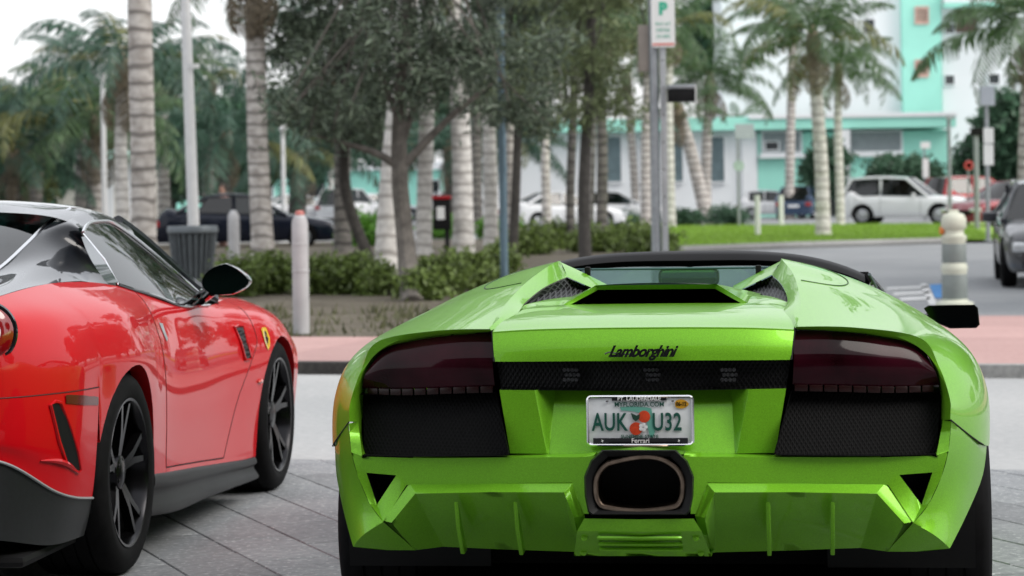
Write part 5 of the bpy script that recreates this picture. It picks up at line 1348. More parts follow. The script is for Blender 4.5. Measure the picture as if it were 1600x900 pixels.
for k, (u, v, Yd, ru, rv, lab) in enumerate(((40, 215, 98, 150, 75, 'dark leafy tree mass at far left behind the palms'), (200, 225, 100, 130, 80, 'leafy tree behind the lamp pole and ringed trunk'), (330, 225, 98, 120, 70, 'leafy tree filling the gap over the dark sedan'), (455, 215, 106, 110, 65, 'leafy tree behind the white parked cars at left'), (600, 190, 110, 110, 70, 'leafy tree far behind the branching tree'), (25, 275, 88, 75, 40, 'low leafy tree before the mint building at far left'), (265, 262, 118, 70, 42, 'low leafy tree between the ringed trunk and lamp pole'), (345, 268, 122, 60, 38, 'low leafy tree above the navy sedan roof'), (720, 150, 108, 110, 70, 'leafy tree far behind the slim pole'), (1590, 215, 112, 70, 75, 'dense dark green tree at right edge beyond the signs'), (1535, 265, 114, 38, 45, 'dark round tree behind the red car'), (1110, 60, 138, 60, 60, 'leafy tree left of the apartment block'), (880, 60, 140, 90, 60, 'leafy tree above the white wing'))):
    sc_ = Yd/F_PX; c = wp(u, v, Yd); b = np.array([c[0], Yd, 0])
    leafy('tree', b, [(c, (ru*sc_, ru*sc_*.7, rv*sc_)), (c + np.array([ru*sc_*.4, 0, rv*sc_*.5]), (ru*sc_*.6, ru*sc_*.5, rv*sc_*.5))], ([b, b + np.array([.1, 0, c[2]*.5]), c], [.25, .2, .1]), LEAFM, DBARK, lab, 'tree', 150, 60, .42, .5, 20 + k, 8, .55)
for k, (u0, u1, v0, v1, lab) in enumerate(((1255, 1325, 215, 300, 'small dark tree before the mint wall beside the palms'), (1365, 1415, 245, 300, 'dark low palm like shrub left of the small sign'), (1412, 1468, 248, 300, 'dark round shrub behind the white SUV'))):
    Yd = 112; sc_ = Yd/F_PX; c = wp((u0+u1)/2, (v0+v1)/2, Yd); b = np.array([c[0], Yd, 0])
    leafy('tree' if k == 0 else 'shrub', b, [(c, ((u1-u0)/2*sc_, .9, (v1-v0)/2*sc_))], ([b, c*.5 + b*.5, c], [.12, .1, .05]), LEAFM, DBARK, lab, 'tree' if k == 0 else 'shrub', 45, 60, .34, .45, 60 + k, 6, .40)
# hedges and shrubs of the bed
BUSH = 'shrubs in the planting bed'
bushes = [(372, 470, 60, 62, LEAFB, 'shrub beside the coupe mirror, leftmost of the bed'), (420, 466, 62, 66, LEAFB, 'shrub left of the red capped bollard'), (505, 466, 64, 62, LEAFB, 'shrub right of the red capped bollard'), (552, 466, 60, 64, LEAFB, 'shrub midway between bollard and branching tree'), (590, 468, 42, 52, LEAFB, 'shrub at the left foot of the branching tree'),
  (688, 468, 66, 66, LEAFB, 'shrub right of the branching tree trunk'), (735, 460, 66, 62, LEAFB, 'shrub at the foot of the stout pale palm'), (780, 440, 50, 52, LEAFB, 'shrub at the foot of the slim blue pole'), (662, 476, 36, 44, LEAFB, 'small shrub hugging the branching tree trunk'),
  (825, 402, 66, 40, LEAFB, 'low shrub just left of the roadster windscreen'), (865, 392, 60, 34, LEAFB, 'low shrub before the white sedan'), (982, 394, 66, 36, LEAFB, 'low shrub at the foot of the sign post'), (930, 398, 60, 30, LEAFB, 'low shrub between the dark trunk and twin trunks'), (1022, 398, 40, 34, LEAFB, 'low shrub right at the sign post foot'),
  (570, 388, 62, 46, LEAFBR, 'bright green clipped bush behind the dark palm trunk'), (690, 372, 46, 30, LEAFBR, 'bright green bush below the black pay box'), (780, 376, 60, 30, LEAFBR, 'bright green bush between pole and white sedan wheel'), (1070, 356, 44, 26, LEAFM, 'dark bush left of the broad palm foot'), (1135, 354, 54, 28, LEAFM, 'dark bush right of the broad palm foot'), (965, 350, 60, 16, LEAFM, 'dark low hedge below the louvred windows'), (1395, 312, 10, 8, LEAFBR, 'tiny yellow green plant left of the white SUV')]
for k, (u, v, wd, ht, m_, lab) in enumerate(bushes):
    b = G(u, v); sc_ = b[1]/F_PX; r0 = wd/2*sc_*1.15; hh = ht*sc_
    root = leafy('shrub', b, [(b + np.array([0, 0, hh*.52]), (r0, r0*.9, hh*.46))], ([b, b + np.array([0, 0, hh*.25]), b + np.array([0, 0, hh*.5])], [.03, .025, .015]), m_, BARK, lab, 'shrub', 42, 70, .085 if b[1] < 45 else .13, .5, 80 + k, 5, .16 if b[1] < 45 else .26, BUSH)
# rough ground cover at the bed edge
def tufts(name, n, region, hmin, hmax, m, label, seed):
    r_ = np.random.default_rng(seed); V = []; 
    P = region(r_, n); N = len(P); a = r_.uniform(0, 2*math.pi, N); h = r_.uniform(hmin, hmax, N); ln = r_.normal(size=(N, 2))*.35
    d = np.stack([np.cos(a), np.sin(a), np.zeros(N)], 1)*(.010 + h[:, None]*.05); tip = P + np.stack([ln[:, 0]*h, ln[:, 1]*h, h], 1)
    V = np.stack([P - d, P + d, tip], 1).reshape(-1, 3)
    o = obj(name, fast_mesh(name, V, np.arange(N*3).reshape(-1, 3), m)); o['kind'] = 'stuff'; o['label'] = label; o['category'] = 'grass'; return o
def reg_bed(r_, n):
    s_ = r_.uniform(-13, -4.8, n); q = 21.6 + 5.5*r_.random(n)**1.3
    keep = (np.sin(s_*2.3 + q) + np.sin(s_*5.1 - q*2) + r_.normal(size=n)*.7) > .2
    s_, q = s_[keep], q[keep]; return np.stack([ES[0]*s_ + EN[0]*q, ES[1]*s_ + EN[1]*q, np.full(len(s_), SW - .03)], 1)
tufts('ground_cover', 9000, reg_bed, .03, .13, leafmat('dry_grass', (.11, .115, .055), .5), 'patchy dry grass and mulch along the edge of the planting bed', 4)
def reg_lawn(r_, n):
    u, t = r_.random(n), r_.random(n); A, B, C, D = G(1000, 393), G(1560, 376.5), G(1500, 353), G(950, 357)
    P = (A*(1-u)[:, None] + B*u[:, None])*(1-t)[:, None] + (D*(1-u)[:, None] + C*u[:, None])*t[:, None]; P[:, 2] = .05; return P
tufts('lawn_grass', 30000, reg_lawn, .05, .12, leafmat('lawn_leaf', (.22, .36, .05), .3), 'short bright green mown grass strip before the parked cars', 5)
# street trees behind the photographer; unseen right-edge trees added to darken paint reflections
for k, (x, y, r, z, lab) in enumerate(((9.5, -4.5, 2.4, 5.2, 'leafy street tree behind the photographer at right'), (-9, -6.5, 2.6, 5.0, 'leafy street tree behind the photographer at left'), (16, 4, 2.6, 5.4, 'leafy street tree on the drive to the far right'), (11.5, 34, 3.4, 4.6, 'low crowned leafy tree added unseen beyond the right edge to darken reflections, nearest the street'), (9.6, 27.5, 2.2, 3.4, 'small leafy tree added unseen beyond the right edge to darken reflections, by the sidewalk'), (14.5, 29, 2.8, 4.4, 'leafy tree added unseen beyond the right edge to darken reflections, behind the small one'), (17, 40, 3.6, 10.5, 'tallest leafy tree added unseen beyond the right edge to darken reflections'), (22, 36, 3.4, 9, 'leafy tree added unseen farthest beyond the right edge to darken reflections'), (13, 52, 3.6, 12.5, 'high crowned tree added unseen beyond the right edge to darken reflections, by the lawn'))):
    b = np.array([x, y, 0]); c = b + np.array([0, 0, z]); leafy('tree', b, [(c, (r, r, r*.8)), (c + np.array([.8, .5, 1]), (r*.6, r*.6, r*.5))], ([b, b + np.array([.1, 0, z*.5]), c], [.2, .16, .08]), LEAFM, DBARK, lab, 'tree', 130, 60, .34, .5, 200 + k, 10, .5)
# woods and palms that go on outside the picture
for k, (x, y, r, z) in enumerate(((-20, 62, 3.4, 4.2), (-27, 70, 3.8, 4.6), (-35, 66, 3.8, 4.4), (-44, 74, 4.2, 5.0), (-54, 70, 4.4, 5.0), (-23, 86, 4, 5.5), (-33, 92, 4, 5.5), (-46, 95, 4.5, 6))):
    b = np.array([x, y, 0.]); c = b + np.array([0, 0, z]); leafy('tree', b, [(c, (r, r, r*.8))], ([b, b + np.array([.1, 0, z*.5]), c], [.22, .18, .08]), LEAFM, DBARK, 'leafy tree of the row beyond the left edge', 'tree', 90, 50, .55, .5, 300 + k, 6, .7, 'trees beyond the left edge')
for k, (x, y, r, z) in enumerate(((36, 70, 4, 5), (46, 78, 4.4, 5.5), (58, 72, 4.4, 5), (34, 100, 4.4, 6), (50, 104, 4.6, 6))):
    b = np.array([x, y, 0.]); c = b + np.array([0, 0, z]); leafy('tree', b, [(c, (r, r, r*.8))], ([b, b + np.array([.1, 0, z*.5]), c], [.22, .18, .08]), LEAFM, DBARK, 'leafy tree of the row beyond the right edge', 'tree', 90, 50, .55, .5, 320 + k, 6, .7, 'trees beyond the right edge')
# ================================================================== PARKED CARS
CG = glass('parked_car_glass', (.05, .07, .075), 1.2)
HEADL = mat('headlamp_clear', (.6, .62, .64), .1, .3, var=.2, scale=20, coat=1); TAILR = mat('taillamp_red', (.35, .01, .012), .15, var=.1, coat=1); STEEL = mat('alloy_wheel', (.45, .46, .48), .3, .8, var=.1)
def small_wheel(root, x, y, r, w_):
    s = 1 if x > 0 else -1; xo = abs(x); t = MB()
    t.lathe([(r*.62, xo - .02), (r*.68, xo - .005), (r*.9, xo), (r, xo - .03), (r, xo - w_ + .03), (r*.9, xo - w_), (r*.6, xo - w_)], 24, 'x', (0, y, r)); wh = (t if s > 0 else t.mirror()).build('wheel', RUBBER, root)
    m_ = MB(); m_.lathe([(r*.64, xo - .03), (r*.60, xo - .015), (r*.55, xo - .05), (r*.2, xo - .03), (.0001, xo - .02)], 20, 'x', (0, y, r)); (m_ if s > 0 else m_.mirror()).build('rim', STEEL, wh)
    for i in range(5):
        a = i*2*math.pi/5; q = MB(); q.box((xo - .035, y + r*.37*math.cos(a), r + r*.37*math.sin(a)), (.012, r*.10, r*.16)); (q if s > 0 else q.mirror()).build('rim_gap', BLACKM, wh)
def parked(pos, heading, kind, pm, label, scale=1.0, z=-.03):
    """heading in degrees clockwise from +Y (the way the nose points)"""
    root = empty('parked_car', (pos[0], pos[1], z), -rad(heading), label=label, category='car', group='parked cars in the lot')
    root.scale = (scale,)*3
    if kind == 'suv':
        L, Wd, wr = 4.5, .92, .36; top = [(0, .80, .86), (.15, 1.05, .95), (.9, 1.06, 1), (2.2, 1.04, 1), (3.05, 1.0, 1), (3.7, .98, .98), (4.25, .90, .92), (4.5, .70, .78)]
        gh = (.05, .42, 2.35, 3.15, 1.66); wy = (.85, 3.55); z0 = .30
    elif kind == 'hatch':
        L, Wd, wr = 4.1, .86, .31; top = [(0, .70, .84), (.12, .92, .94), (.8, .94, 1), (2.0, .92, 1), (2.8, .90, 1), (3.4, .86, .97), (3.9, .74, .90), (4.1, .58, .78)]
        gh = (.08, .6, 2.0, 2.95, 1.45); wy = (.75, 3.3); z0 = .22
    else:
        L, Wd, wr = 4.75, .90, .33; top = [(0, .72, .82), (.15, .98, .92), (.7, 1.0, .98), (1.6, .97, 1), (2.6, .93, 1), (3.3, .90, .99), (4.1, .80, .94), (4.55, .68, .85), (4.75, .55, .72)]
        gh = (.55, 1.35, 2.45, 3.35, 1.42); wy = (.95, 3.75); z0 = .22
    st = []
    for y, zt, wf in top:
        h = zt - z0; w_ = Wd*wf
        st.append([(0, y, zt + .02), (w_*.55, y, zt + .015), (w_*.86, y, zt - .02), (w_*.97, y, zt - h*.18), (w_, y, zt - h*.45), (w_*.985, y, z0 + h*.2), (w_*.93, y, z0)])
    lf = Loft([q[0] for q in top], st); ars = [(wy[0], wr, wr*1.13), (wy[1], wr, wr*1.13)]
    g = lf.grid(arch_ts(0, L, ars, 30), 0, 6, 22, ars); mb = MB(); mb.grid(g); mr_ = MB(); mr_.grid(g*np.array([-1, 1, 1])); mb.add(mr_.V, mr_.F)
    for y in (0, L):
        c = lf.col(y, np.linspace(0, 6, 16)); mb.grid(np.stack([c, c*np.array([-1, 1, 1])]))
    mb.build('body', pm, root, weld=.002, angle=50)
    yr0, yr1, yf1, yf0, H_ = gh; zb = lambda y: np.interp(y, [q[0] for q in top], [q[1] for q in top]) - .02
    wb, wt = Wd*.93, Wd*.68
    R0 = [(yr0, wb, zb(yr0)), (yr1, wt, H_ - .05), ((yr1+yf1)/2, wt*1.02, H_ - .0), (yf1, wt, H_ - .05), (yf0, wb, zb(yf0))]
    mb = MB(); rows = []
    for y, w_, zz in R0[1:4]: rows.append([np.array([x*w_, y + (.06*(1-x*x) if y > 2 else -.05*(1-x*x)), zz + .05*(1-abs(x)**2.5)]) for x in np.linspace(-1, 1, 11)])
    mb.grid(patch(rows, 15, 10)); mb.build('roof', pm, root)
    def gl_patch(rows, name, m, n=8): mb = MB(); mb.grid(patch(rows, n, n)); return mb.build(name, m, root)
    gl_patch([[np.array([x*wt*.96, yr1 - .05*(1-x*x), H_ - .045 + .04*(1-x*x)]) for x in (-1, -.5, 0, .5, 1)], [np.array([x*wb*.92, yr0 - .08*(1-x*x), zb(yr0) + .03]) for x in (-1, -.5, 0, .5, 1)]], 'rear_window', CG)
    gl_patch([[np.array([x*wt*.96, yf1 + .06*(1-x*x), H_ - .045 + .04*(1-x*x)]) for x in (-1, -.5, 0, .5, 1)], [np.array([x*wb*.95, yf0 + .15*(1-x*x), zb(yf0) + .02]) for x in (-1, -.5, 0, .5, 1)]], 'windscreen', CG)
    for s in (1, -1):
        tl_ = lambda y: np.array([s*(wt + .012), y, H_ - .055]); bl_ = lambda y: np.array([s*(wb + .006), y, zb(y) + .005])
        m1 = (yr1 + yf1)/2 + .1
        for a, b, c, d in ((yr1 + .02, m1 - .04, yr0 + (.5 if kind != 'suv' else .15), m1 - .04), (m1 + .04, yf1 - .02, m1 + .04, yf0 - .30)):
            gl_patch([[tl_(a), tl_(b)], [bl_(c), bl_(d)]], 'side_window', CG, 4)
        for (y1, w1, z1), (y2, w2, z2) in ((R0[0], R0[1]), (R0[3], R0[4])):
            MB().tube([(s*w1, y1, z1), (s*w2, y2, z2)], .045, 6).build('pillar', pm, root)
        MB().tube([(s*wt, yr1, H_ - .045), (s*wt*1.02, (yr1+yf1)/2, H_), (s*wt, yf1, H_ - .045)], .035, 6).build('roof_rail', pm, root)
        MB().box((s*(wt + wb)/2, m1, (H_ + zb(m1))/2 - .02), (.03, .07, .0) if False else (.05, .08, H_ - zb(m1) - .06)).build('pillar', pm, root)
        w0, wL = lf.col(.06, [3.2])[0], lf.col(L - .12, [3.3])[0]
        q = MB(); q.box((s*(w0[0] - .09), .04, w0[2]), (.26, .16, .17)); q.build('tail_lamp', TAILR, root, bevel=.03)
        q = MB(); q.box((s*(wL[0] - .10), L - .12, wL[2] + .02), (.30, .28, .13)); q.build('headlamp', HEADL, root, bevel=.04)
        q = MB(); q.box((s*(Wd + .10), yf0 - .45, zb(yf0) + .06), (.20, .12, .14)); q.build('door_mirror', pm, root, bevel=.03)
        for a in (m1, yf0 - .25, yr0 + .55): MB().tube([lf.col(a, [v])[0]*np.array([s, 1, 1]) + np.array([s*.002, 0, 0]) for v in np.linspace(2.2, 5.6, 8)], .006, 4).build('panel_gap', SEAM, root)
        for a in (m1 - .75, m1 + .15): q = MB(); c = lf.col(a, [3.4])[0]; q.box((s*(c[0] + .01), a, c[2]), (.03, .18, .03)); q.build('door_handle', pm, root, bevel=.008)
        for y in wy: small_wheel(root, s*(Wd*.985), y, wr, .21)
    q = MB(); q.box((0, -.02, z0 + .38), (.5, .03, .13)); q.build('licence_plate', PL, root)
    q = MB(); q.box((0, L - .03, z0 + .28), (1.1, .10, .16)); q.build('front_grille', BLACKM, root, bevel=.02)
    q = MB(); q.box((0, L*.5, z0 + .02), (Wd*1.7, L*.86, .06)); q.box((0, L*.5, z0 + .28), (Wd*1.5, L*.55, .3)); q.build('underbody', BLACKM, root)
    return root
def cpaint(n, c, metal=.2): return MATS.get(n) or paint(n, c, metal, .35, .03)
CW = cpaint('parked_white', (.72, .73, .75), 0); CN = cpaint('parked_navy', (.006, .009, .02)); CS = cpaint('parked_grey', (.055, .058, .065), .5); CR = cpaint('parked_red', (.35, .012, .018), .1); CM = cpaint('parked_maroon', (.20, .03, .04), .3); CB = cpaint('parked_slate_blue', (.05, .08, .14), .3)
def from_px(u, v, h, kind, pm, lab, sc=1.0, L=4.6):
    """pixel of the car's middle on the ground"""
    c = G(u, v, -.03); a = rad(h); d = np.array([math.sin(a), math.cos(a)])
    p0 = c[:2] - d*L*sc/2; return parked(p0, h, kind, pm, lab, sc)
from_px(383, 390, 82, 'sedan', CN, 'dark navy sedan seen side on behind the trash can', .98)
from_px(470, 350, 70, 'sedan', CW, 'white sedan just behind the nose of the navy sedan', .95)
from_px(478, 338, 80, 'hatch', CR, 'red car whose roof shows above the white sedans', 1.0)
from_px(548, 349, 20, 'suv', CW, 'white SUV with red tail lamp left of the pale palm trunks', .95)
from_px(592, 347, 60, 'sedan', CW, 'white sedan between the SUV and the branching tree', .92)
from_px(742, 350, 75, 'hatch', CW, 'white car between the stout palm and slim pole', .95)
from_px(878, 358, 68, 'sedan', CW, 'white sedan showing dark wheels behind the twin palm trunks', .92)
from_px(975, 350, 85, 'hatch', CW, 'white car low behind the sign post', .9)
from_px(1252, 342, 15, 'hatch', CB, 'slate blue car with red tail lamp behind the lawn palm', .95)
from_px(1222, 341, 95, 'hatch', CW, 'white car nose left of the slate blue car', .85)
from_px(1421, 351, 112, 'suv', CW, 'white SUV with dark windscreen beyond the lawn', 1.0)
from_px(1530, 343, 65, 'suv', CR, 'red SUV right of the white SUV', 1.0)
from_px(1562, 356, 235, 'hatch', CM, 'maroon car in front of the red SUV', 1.0)
parked((8.02, 38.0), 189, 'sedan', CS, 'grey sedan cut off by the right edge of the picture', 1.0)
from_px(110, 360, 88, 'sedan', CW, 'white sedan hidden behind the coupe roof', 1.0)
# ================================================================== STREET FURNITURE
def ringpole(name, pts, r, m, label, cat, n=14):
    return None
def G0(u, Y): q = W(u, V_HOR, Y); return np.array([q[0], Y, 0])
# bollards
def bollard(base, h, r, capm, label, z0):
    b = base.copy(); root = empty('bollard', (b[0], b[1], z0), label=label, category='bollard', group='white bollards')
    PVC = MATS.get('pvc_white') or mat('pvc_white', (.42, .42, .43), .45, var=.1, scale=5)
    MB().lathe([(.0001, 0), (r, 0), (r, h*.72), (r*1.04, h*.722), (r*1.04, h*.735), (r, h*.738), (r*.98, h*.90), (r*.8, h*.945)], 24).build('post', PVC, root)
    MB().lathe([(r*.82, h*.94), (r*.62, h*.955), (r*.58, h*.965)], 24).build('neck', PVC, root); MB().lathe([(r*.58, h*.965), (r*.55, h*.985), (r*.42, h), (.0001, h*1.005)], 24).build('cap', capm, root)
    MB().lathe([(r*1.02, h*.50), (r*1.05, h*.503), (r*1.05, h*.515), (r*1.02, h*.518)], 24).build('band', PVC, root)
bollard(G(471, 521, .085), 1.12, .076, mat('red_cap', (.50, .16, .14), .5), 'tall white bollard with small red cap on the sidewalk edge', .085)
bollard(G(366, 414, .05), 1.02, .11, mat('grey_cap', (.45, .46, .48), .4), 'plain white bollard behind, beside the trash can', .05)
# lamp pole, thin poles
def pole(u, Y, r0, r1, H_, m, name, label, cat, lean=0.0, top=None):
    b = G0(u, Y); root = empty(name, tuple(b), label=label, category=cat)
    MB().tube([(lean*q*H_, 0, q*H_) for q in np.linspace(0, 1, 6)], list(np.linspace(r0, r1, 6)), 16).build('pole', m, root)
    MB().lathe([(r0*2.2, 0), (r0*2.2, .04), (r0*1.4, .10), (r0*1.05, .25)], 16).build('base_flange', m, root)
    MB().lathe([(r0*1.12, H_*.42), (r0*1.12, H_*.42 + .06)], 16).build('band', m, root)
    return root
lp = pole(304, 36, .085, .06, 7.5, WHITEP, 'lamp_post', 'tall white lamp pole rising from behind the trash can', 'lamp post', -.022)
MB().tube([(-.165, 0, 7.45), (-.1, -.5, 7.7), (0, -1.2, 7.75)], .04, 8).build('arm', WHITEP, lp); q = MB(); q.box((0, -1.5, 7.74), (.28, .6, .12)); q.build('lamp_head', WHITEP, lp, bevel=.03)
lp = pole(163, 62, .07, .06, 4.6, WHITEP, 'lamp_post', 'short white lamp post at left under the drooping palm', 'lamp post')
q = MB(); q.lathe([(.0001, 4.9), (.2, 4.8), (.22, 4.65), (.06, 4.58)], 16); q.build('lamp_head', WHITEP, lp)
lp = pole(443, 70, .07, .055, 3.1, WHITEP, 'lamp_post', 'thin white post with small ball top above the white cars', 'lamp post')
q = MB(); q.lathe([(.0001, 3.28), (.09, 3.24), (.12, 3.14), (.06, 3.06)], 14); q.build('lamp_head', WHITEP, lp)
pole(786, 33, .052, .048, 2.35 + 1.5, mat('blue_grey_paint', (.13, .20, .25), .45, .3, var=.1), 'sign_post', 'slim blue grey pole before the pale palm trunks', 'pole')
# trash can
b = G0(300, 34.5); tc_ = empty('trash_can', (b[0], b[1], .09), label='grey ribbed trash can at the foot of the lamp pole', category='trash can')
CANM = mat('can_grey', (.14, .16, .175), .5, .3, var=.15, scale=6); hC = .86
MB().lathe([(.21, 0), (.22, .02), (.285, hC*.9), (.285, hC*.9)], 28).build('liner', mat('can_dark', (.07, .08, .09), .6), tc_)
MB().lathe([(.30, hC*.88), (.345, hC*.90), (.345, hC*.97), (.33, hC), (.29, hC), (.27, hC*.95)], 28).build('rim', CANM, tc_)
for i in range(24):
    a = i*2*math.pi/24; ca, sa = math.cos(a), math.sin(a)
    q = MB(); q.tube([(.235*ca, .235*sa, .02), (.315*ca, .315*sa, hC*.9)], .016, 4); q.build('slat', CANM, tc_)
# street sign: two posts, panel, box, lantern
Y = 31.0; sc_ = Y/F_PX; b = G0(1030, Y)
sg = empty('street_sign', (b[0], b[1], .1), label='tall galvanised double post with parking sign and black camera box', category='sign')
MB().lathe([(.085, 0), (.085, .03), (.06, .06), (.055, 5.2)], 18, c=(-.045, .02, 0)).build('post', GREYM, sg)
q = MB(); q.box((.062, -.03, 2.3), (.075, .045, 4.6)); q.build('post', mat('galvanised_light', (.50, .52, .54), .35, .6, var=.1), sg, bevel=.004)
for k in range(12): q = MB(); q.lathe([(.0001, -.002), (.010, -.002), (.010, .002)], 8, 'y', (.062, -.054, .5 + k*.33)); q.build('post_hole', BLACKM, sg)
sp = W(1036, 35, Y - .08); l0 = sp - b - np.array([0, 0, .1])
SIGNW = mat('sign_white', (.72, .73, .72), .4, var=.03); SIGNG = mat('sign_green', (.05, .42, .27), .4, var=0)
q = MB(); q.prism([(l0[0] + x, l0[2] + z) for x, z in rrect(.285, .60, .03)], -.085, -.078); pn = q.build('sign_panel', SIGNW, sg)
text('sign_lettering', 'P', .20, SIGNG, pn, (l0[0], -.088, l0[2] + .16), .001, 0, .012, .95)
for k, t_ in enumerate(('PAY AT', 'METER', '24 HRS')): text('sign_lettering', t_, .055, SIGNG, pn, (l0[0], -.088, l0[2] - .02 - k*.075), .001)
q = MB(); q.box((l0[0], -.0875, l0[2] - .265), (.26, .003, .025)); q.build('sign_stripe', mat('sign_red_stripe', (.6, .15, .12), .5), pn)
q = MB(); c = W(1008, 75, Y) - b; q.box((c[0], .10, c[2] - .1), (.16, .16, .56)); q.build('control_box', mat('tan_box', (.27, .24, .21), .6, var=.1), sg, bevel=.01)
c = W(1064, 147, Y) - b; q = MB(); q.box((c[0], .0, c[2] - .1 - .02), (.32, .30, .15)); cb_ = q.build('camera_box', BLACKM, sg, bevel=.01)
q = MB(); q.box((c[0] + .005, .0, c[2] - .1 + .085), (.34, .33, .05)); q.build('box_lid', GREYM, cb_, bevel=.01); q = MB(); q.box((c[0] + .17, .0, c[2] - .1), (.015, .33, .22)); q.build('box_side', SIGNW, cb_)
# pay box
Y = 52.0; b = G0(690, Y); pb = empty('pay_box', tuple(b), label='black pay box with red top and white notice on a post', category='box')
c = W(690, 335, Y); q = MB(); q.box((0, 0, c[2]), (.36, .3, .62)); q.build('cabinet', BLACKM, pb, bevel=.02); q = MB(); q.box((0, 0, c[2] + .345), (.40, .34, .07)); q.build('lid', CR, pb, bevel=.01)
q = MB(); q.box((-.02, -.155, c[2] + .03), (.16, .01, .26)); q.build('notice', SIGNW, pb); MB().lathe([(.06, 0), (.05, .03), (.05, c[2] - .3)], 10, c=(.10, 0, 0)).build('post', BLACKM, pb)
# water-tube style delineator
b = G(1492, 479, .115); dl = empty('delineator_post', (b[0], b[1], .115), label='fat white plastic delineator post with grey bands on the pink sidewalk', category='post')
PVW = mat('cream_plastic', (.56, .58, .48), .5, var=.06, scale=4); BANDG = mat('grey_reflective', (.20, .23, .22), .35, var=.1, scale=8)
h = .97; r = .128
MB().lathe([(.0001, 0), (r*1.5, 0), (r*1.5, .04), (r*1.05, .06), (r, .08), (r*.98, h*.36), (r*1.04, h*.38), (r*1.06, h*.42), (r*.95, h*.44), (r*.92, h*.68), (r*1.0, h*.70), (r*1.0, h*.74), (r*.80, h*.76), (r*.78, h*.80), (r*1.02, h*.83), (r*1.0, h*.92), (r*.80, h*.97), (.0001, h)], 28).build('body', PVW, dl, angle=50)
for z0, z1, k in ((.08, .34, 1.005), (.46, .66, .955)): MB().lathe([(r*k, h*z0), (r*k + .003, h*(z0 + .01)), (r*(k - .02) + .003, h*(z1 - .01)), (r*(k - .02), h*z1)], 28).build('reflective_band', BANDG, dl)
q = MB(); q.box((0, 0, h*.99), (.10, .05, .05)); q.build('handle', PVW, dl, bevel=.012); q = MB(); q.lathe([(.0001, -.02), (.04, -.02), (.04, .02)], 12, 'x', (-r*.95, 0, h*.80)); q.build('orange_reflector', mat('orange_plastic', (.7, .22, .05), .4, var=0), dl)
# small signs and posts on the lawn and lot
def small_sign(u, vtop, vbase, panels, label, m=GREYM, Y=None, w_=6, cat='sign', name='parking_sign'):
    b = G(u, vbase) if Y is None else G0(u, Y); Y = b[1]; s_ = Y/F_PX; root = empty(name, tuple(b), label=label, category=cat)
    t = W(u, vtop, Y); MB().tube([(0, 0, 0), (0, 0, t[2])], w_/2*s_, 10).build('post', m, root); MB().lathe([(w_*s_, 0), (w_*s_, .03), (w_*.6*s_, .05)], 10).build('base_plate', m, root)
    for (du0, v0, du1, v1, mm, sh) in panels:
        a, c = W(u + du0, v0, Y) - b, W(u + du1, v1, Y) - b; q = MB(); cx, cz = (a[0]+c[0])/2, (a[2]+c[2])/2
        if sh == 'o': q.lathe([(.0001, -.06), (abs(c[0]-a[0])/2, -.06), (abs(c[0]-a[0])/2, -.04), (.0001, -.04)], 20, 'y', (cx, 0, cz))
        else: q.box((cx, -.05 if sh == 'p' else 0, cz), (abs(c[0]-a[0]), .03 if sh == 'p' else .25, abs(a[2]-c[2])))
        q.build('sign_panel' if sh != 'b' else 'box', mm, root, bevel=.006, smooth=False)
SGREY = mat('sign_back_grey', (.42, .45, .50), .5, var=.05); SRED = mat('sign_red', (.55, .06, .06), .4)
small_sign(1543, 140, 388, [(-12, 135, 10, 165, SGREY, 'b'), (-7, 200, 9, 224, SIGNW, 'p'), (-7, 226, 9, 258, SIGNW, 'p')], 'grey post with two white panels and grey head at right', Y=60, w_=7)
small_sign(1526, 205, 360, [(-9, 200, 8, 212, BLACKM, 'b')], 'dark topped post left of the white panelled post', Y=75, w_=8, cat='post', name='meter_post')
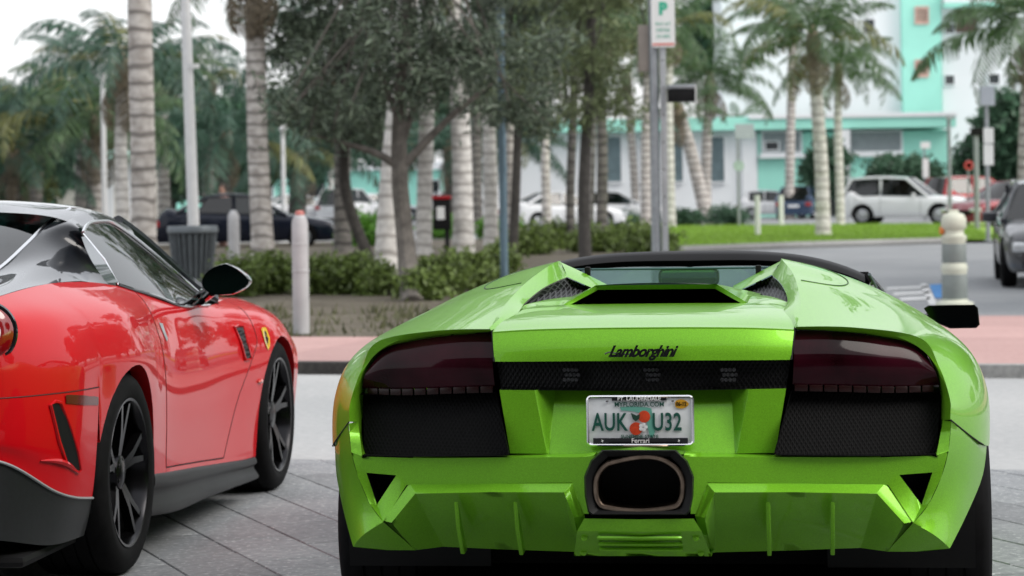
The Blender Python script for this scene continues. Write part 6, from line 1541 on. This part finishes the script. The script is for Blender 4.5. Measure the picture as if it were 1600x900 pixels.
small_sign(1513, 250, 350, [(-7, 247, 8, 270, SRED, 'o'), (-4, 253, 5, 264, SIGNW, 'o')], 'small round red and white sign near the red SUV', Y=80, w_=3)
small_sign(1484, 182, 372, [(-5, 180, 6, 186, SGREY, 'b')], 'slim grey post standing before the white SUV nose', Y=66, w_=6, cat='post', name='meter_post')
small_sign(1445, 222, 345, [(-7, 222, 8, 232, SIGNW, 'p'), (-4, 248, 6, 278, SIGNW, 'p')], 'small white sign above the white SUV roof', Y=100, w_=3)
small_sign(1184, 305, 372, [], 'short white marker post on the lawn', SIGNW, w_=9, cat='post', name='marker_post')
small_sign(1221, 305, 356, [], 'shorter white marker post near the slate blue car', SIGNW, w_=8, cat='post', name='marker_post')
small_sign(1154, 196, 350, [(-6, 194, 24, 216, SGREY, 'p'), (-9, 245, 9, 273, mat('sign_pale_green', (.40, .50, .46), .5), 'o')], 'post with grey square and pale round sign before the white wall', Y=85, w_=5)
# person behind the navy sedan: head and shoulders show above its roof
b = G0(347, 66.0); SK = mat('skin', (.42, .24, .18), .55, var=.05)
sec = [(0, .10, .06), (.06, .10, .12), (.45, .13, .10), (.85, .17, .13), (1.0, .17, .12), (1.12, .165, .11), (1.30, .20, .12), (1.40, .21, .11), (1.46, .10, .07), (1.50, .062, .062), (1.55, .075, .085), (1.62, .082, .10), (1.70, .076, .095), (1.76, .04, .05)]
V, Fc = [], []; n = 16
for z, rx, ry in sec:
    for k in range(n): a = 2*math.pi*k/n; V.append((rx*math.cos(a), ry*math.sin(a), z - .12))
for i in range(len(sec)-1):
    for k in range(n): Fc.append((i*n+k, i*n+(k+1) % n, (i+1)*n+(k+1) % n, (i+1)*n+k))
SH = mat('pale_pink_shirt', (.55, .33, .29), .8); pm_ = [0 if (sec[i][0] >= 1.46) else 1 for i in range(len(sec)-1) for k in range(n)]
per = empty('person', tuple(b), label='person in a pale pink shirt half hidden behind the navy sedan roof', category='person')
obj('body', new_mesh('body', V, Fc, [SK, SH], True, pm_), per)
MB().lathe([(.086, 1.50), (.095, 1.58), (.08, 1.64), (.0001, 1.665)], 16).build('hair', mat('brown_hair', (.05, .035, .025), .7), per)
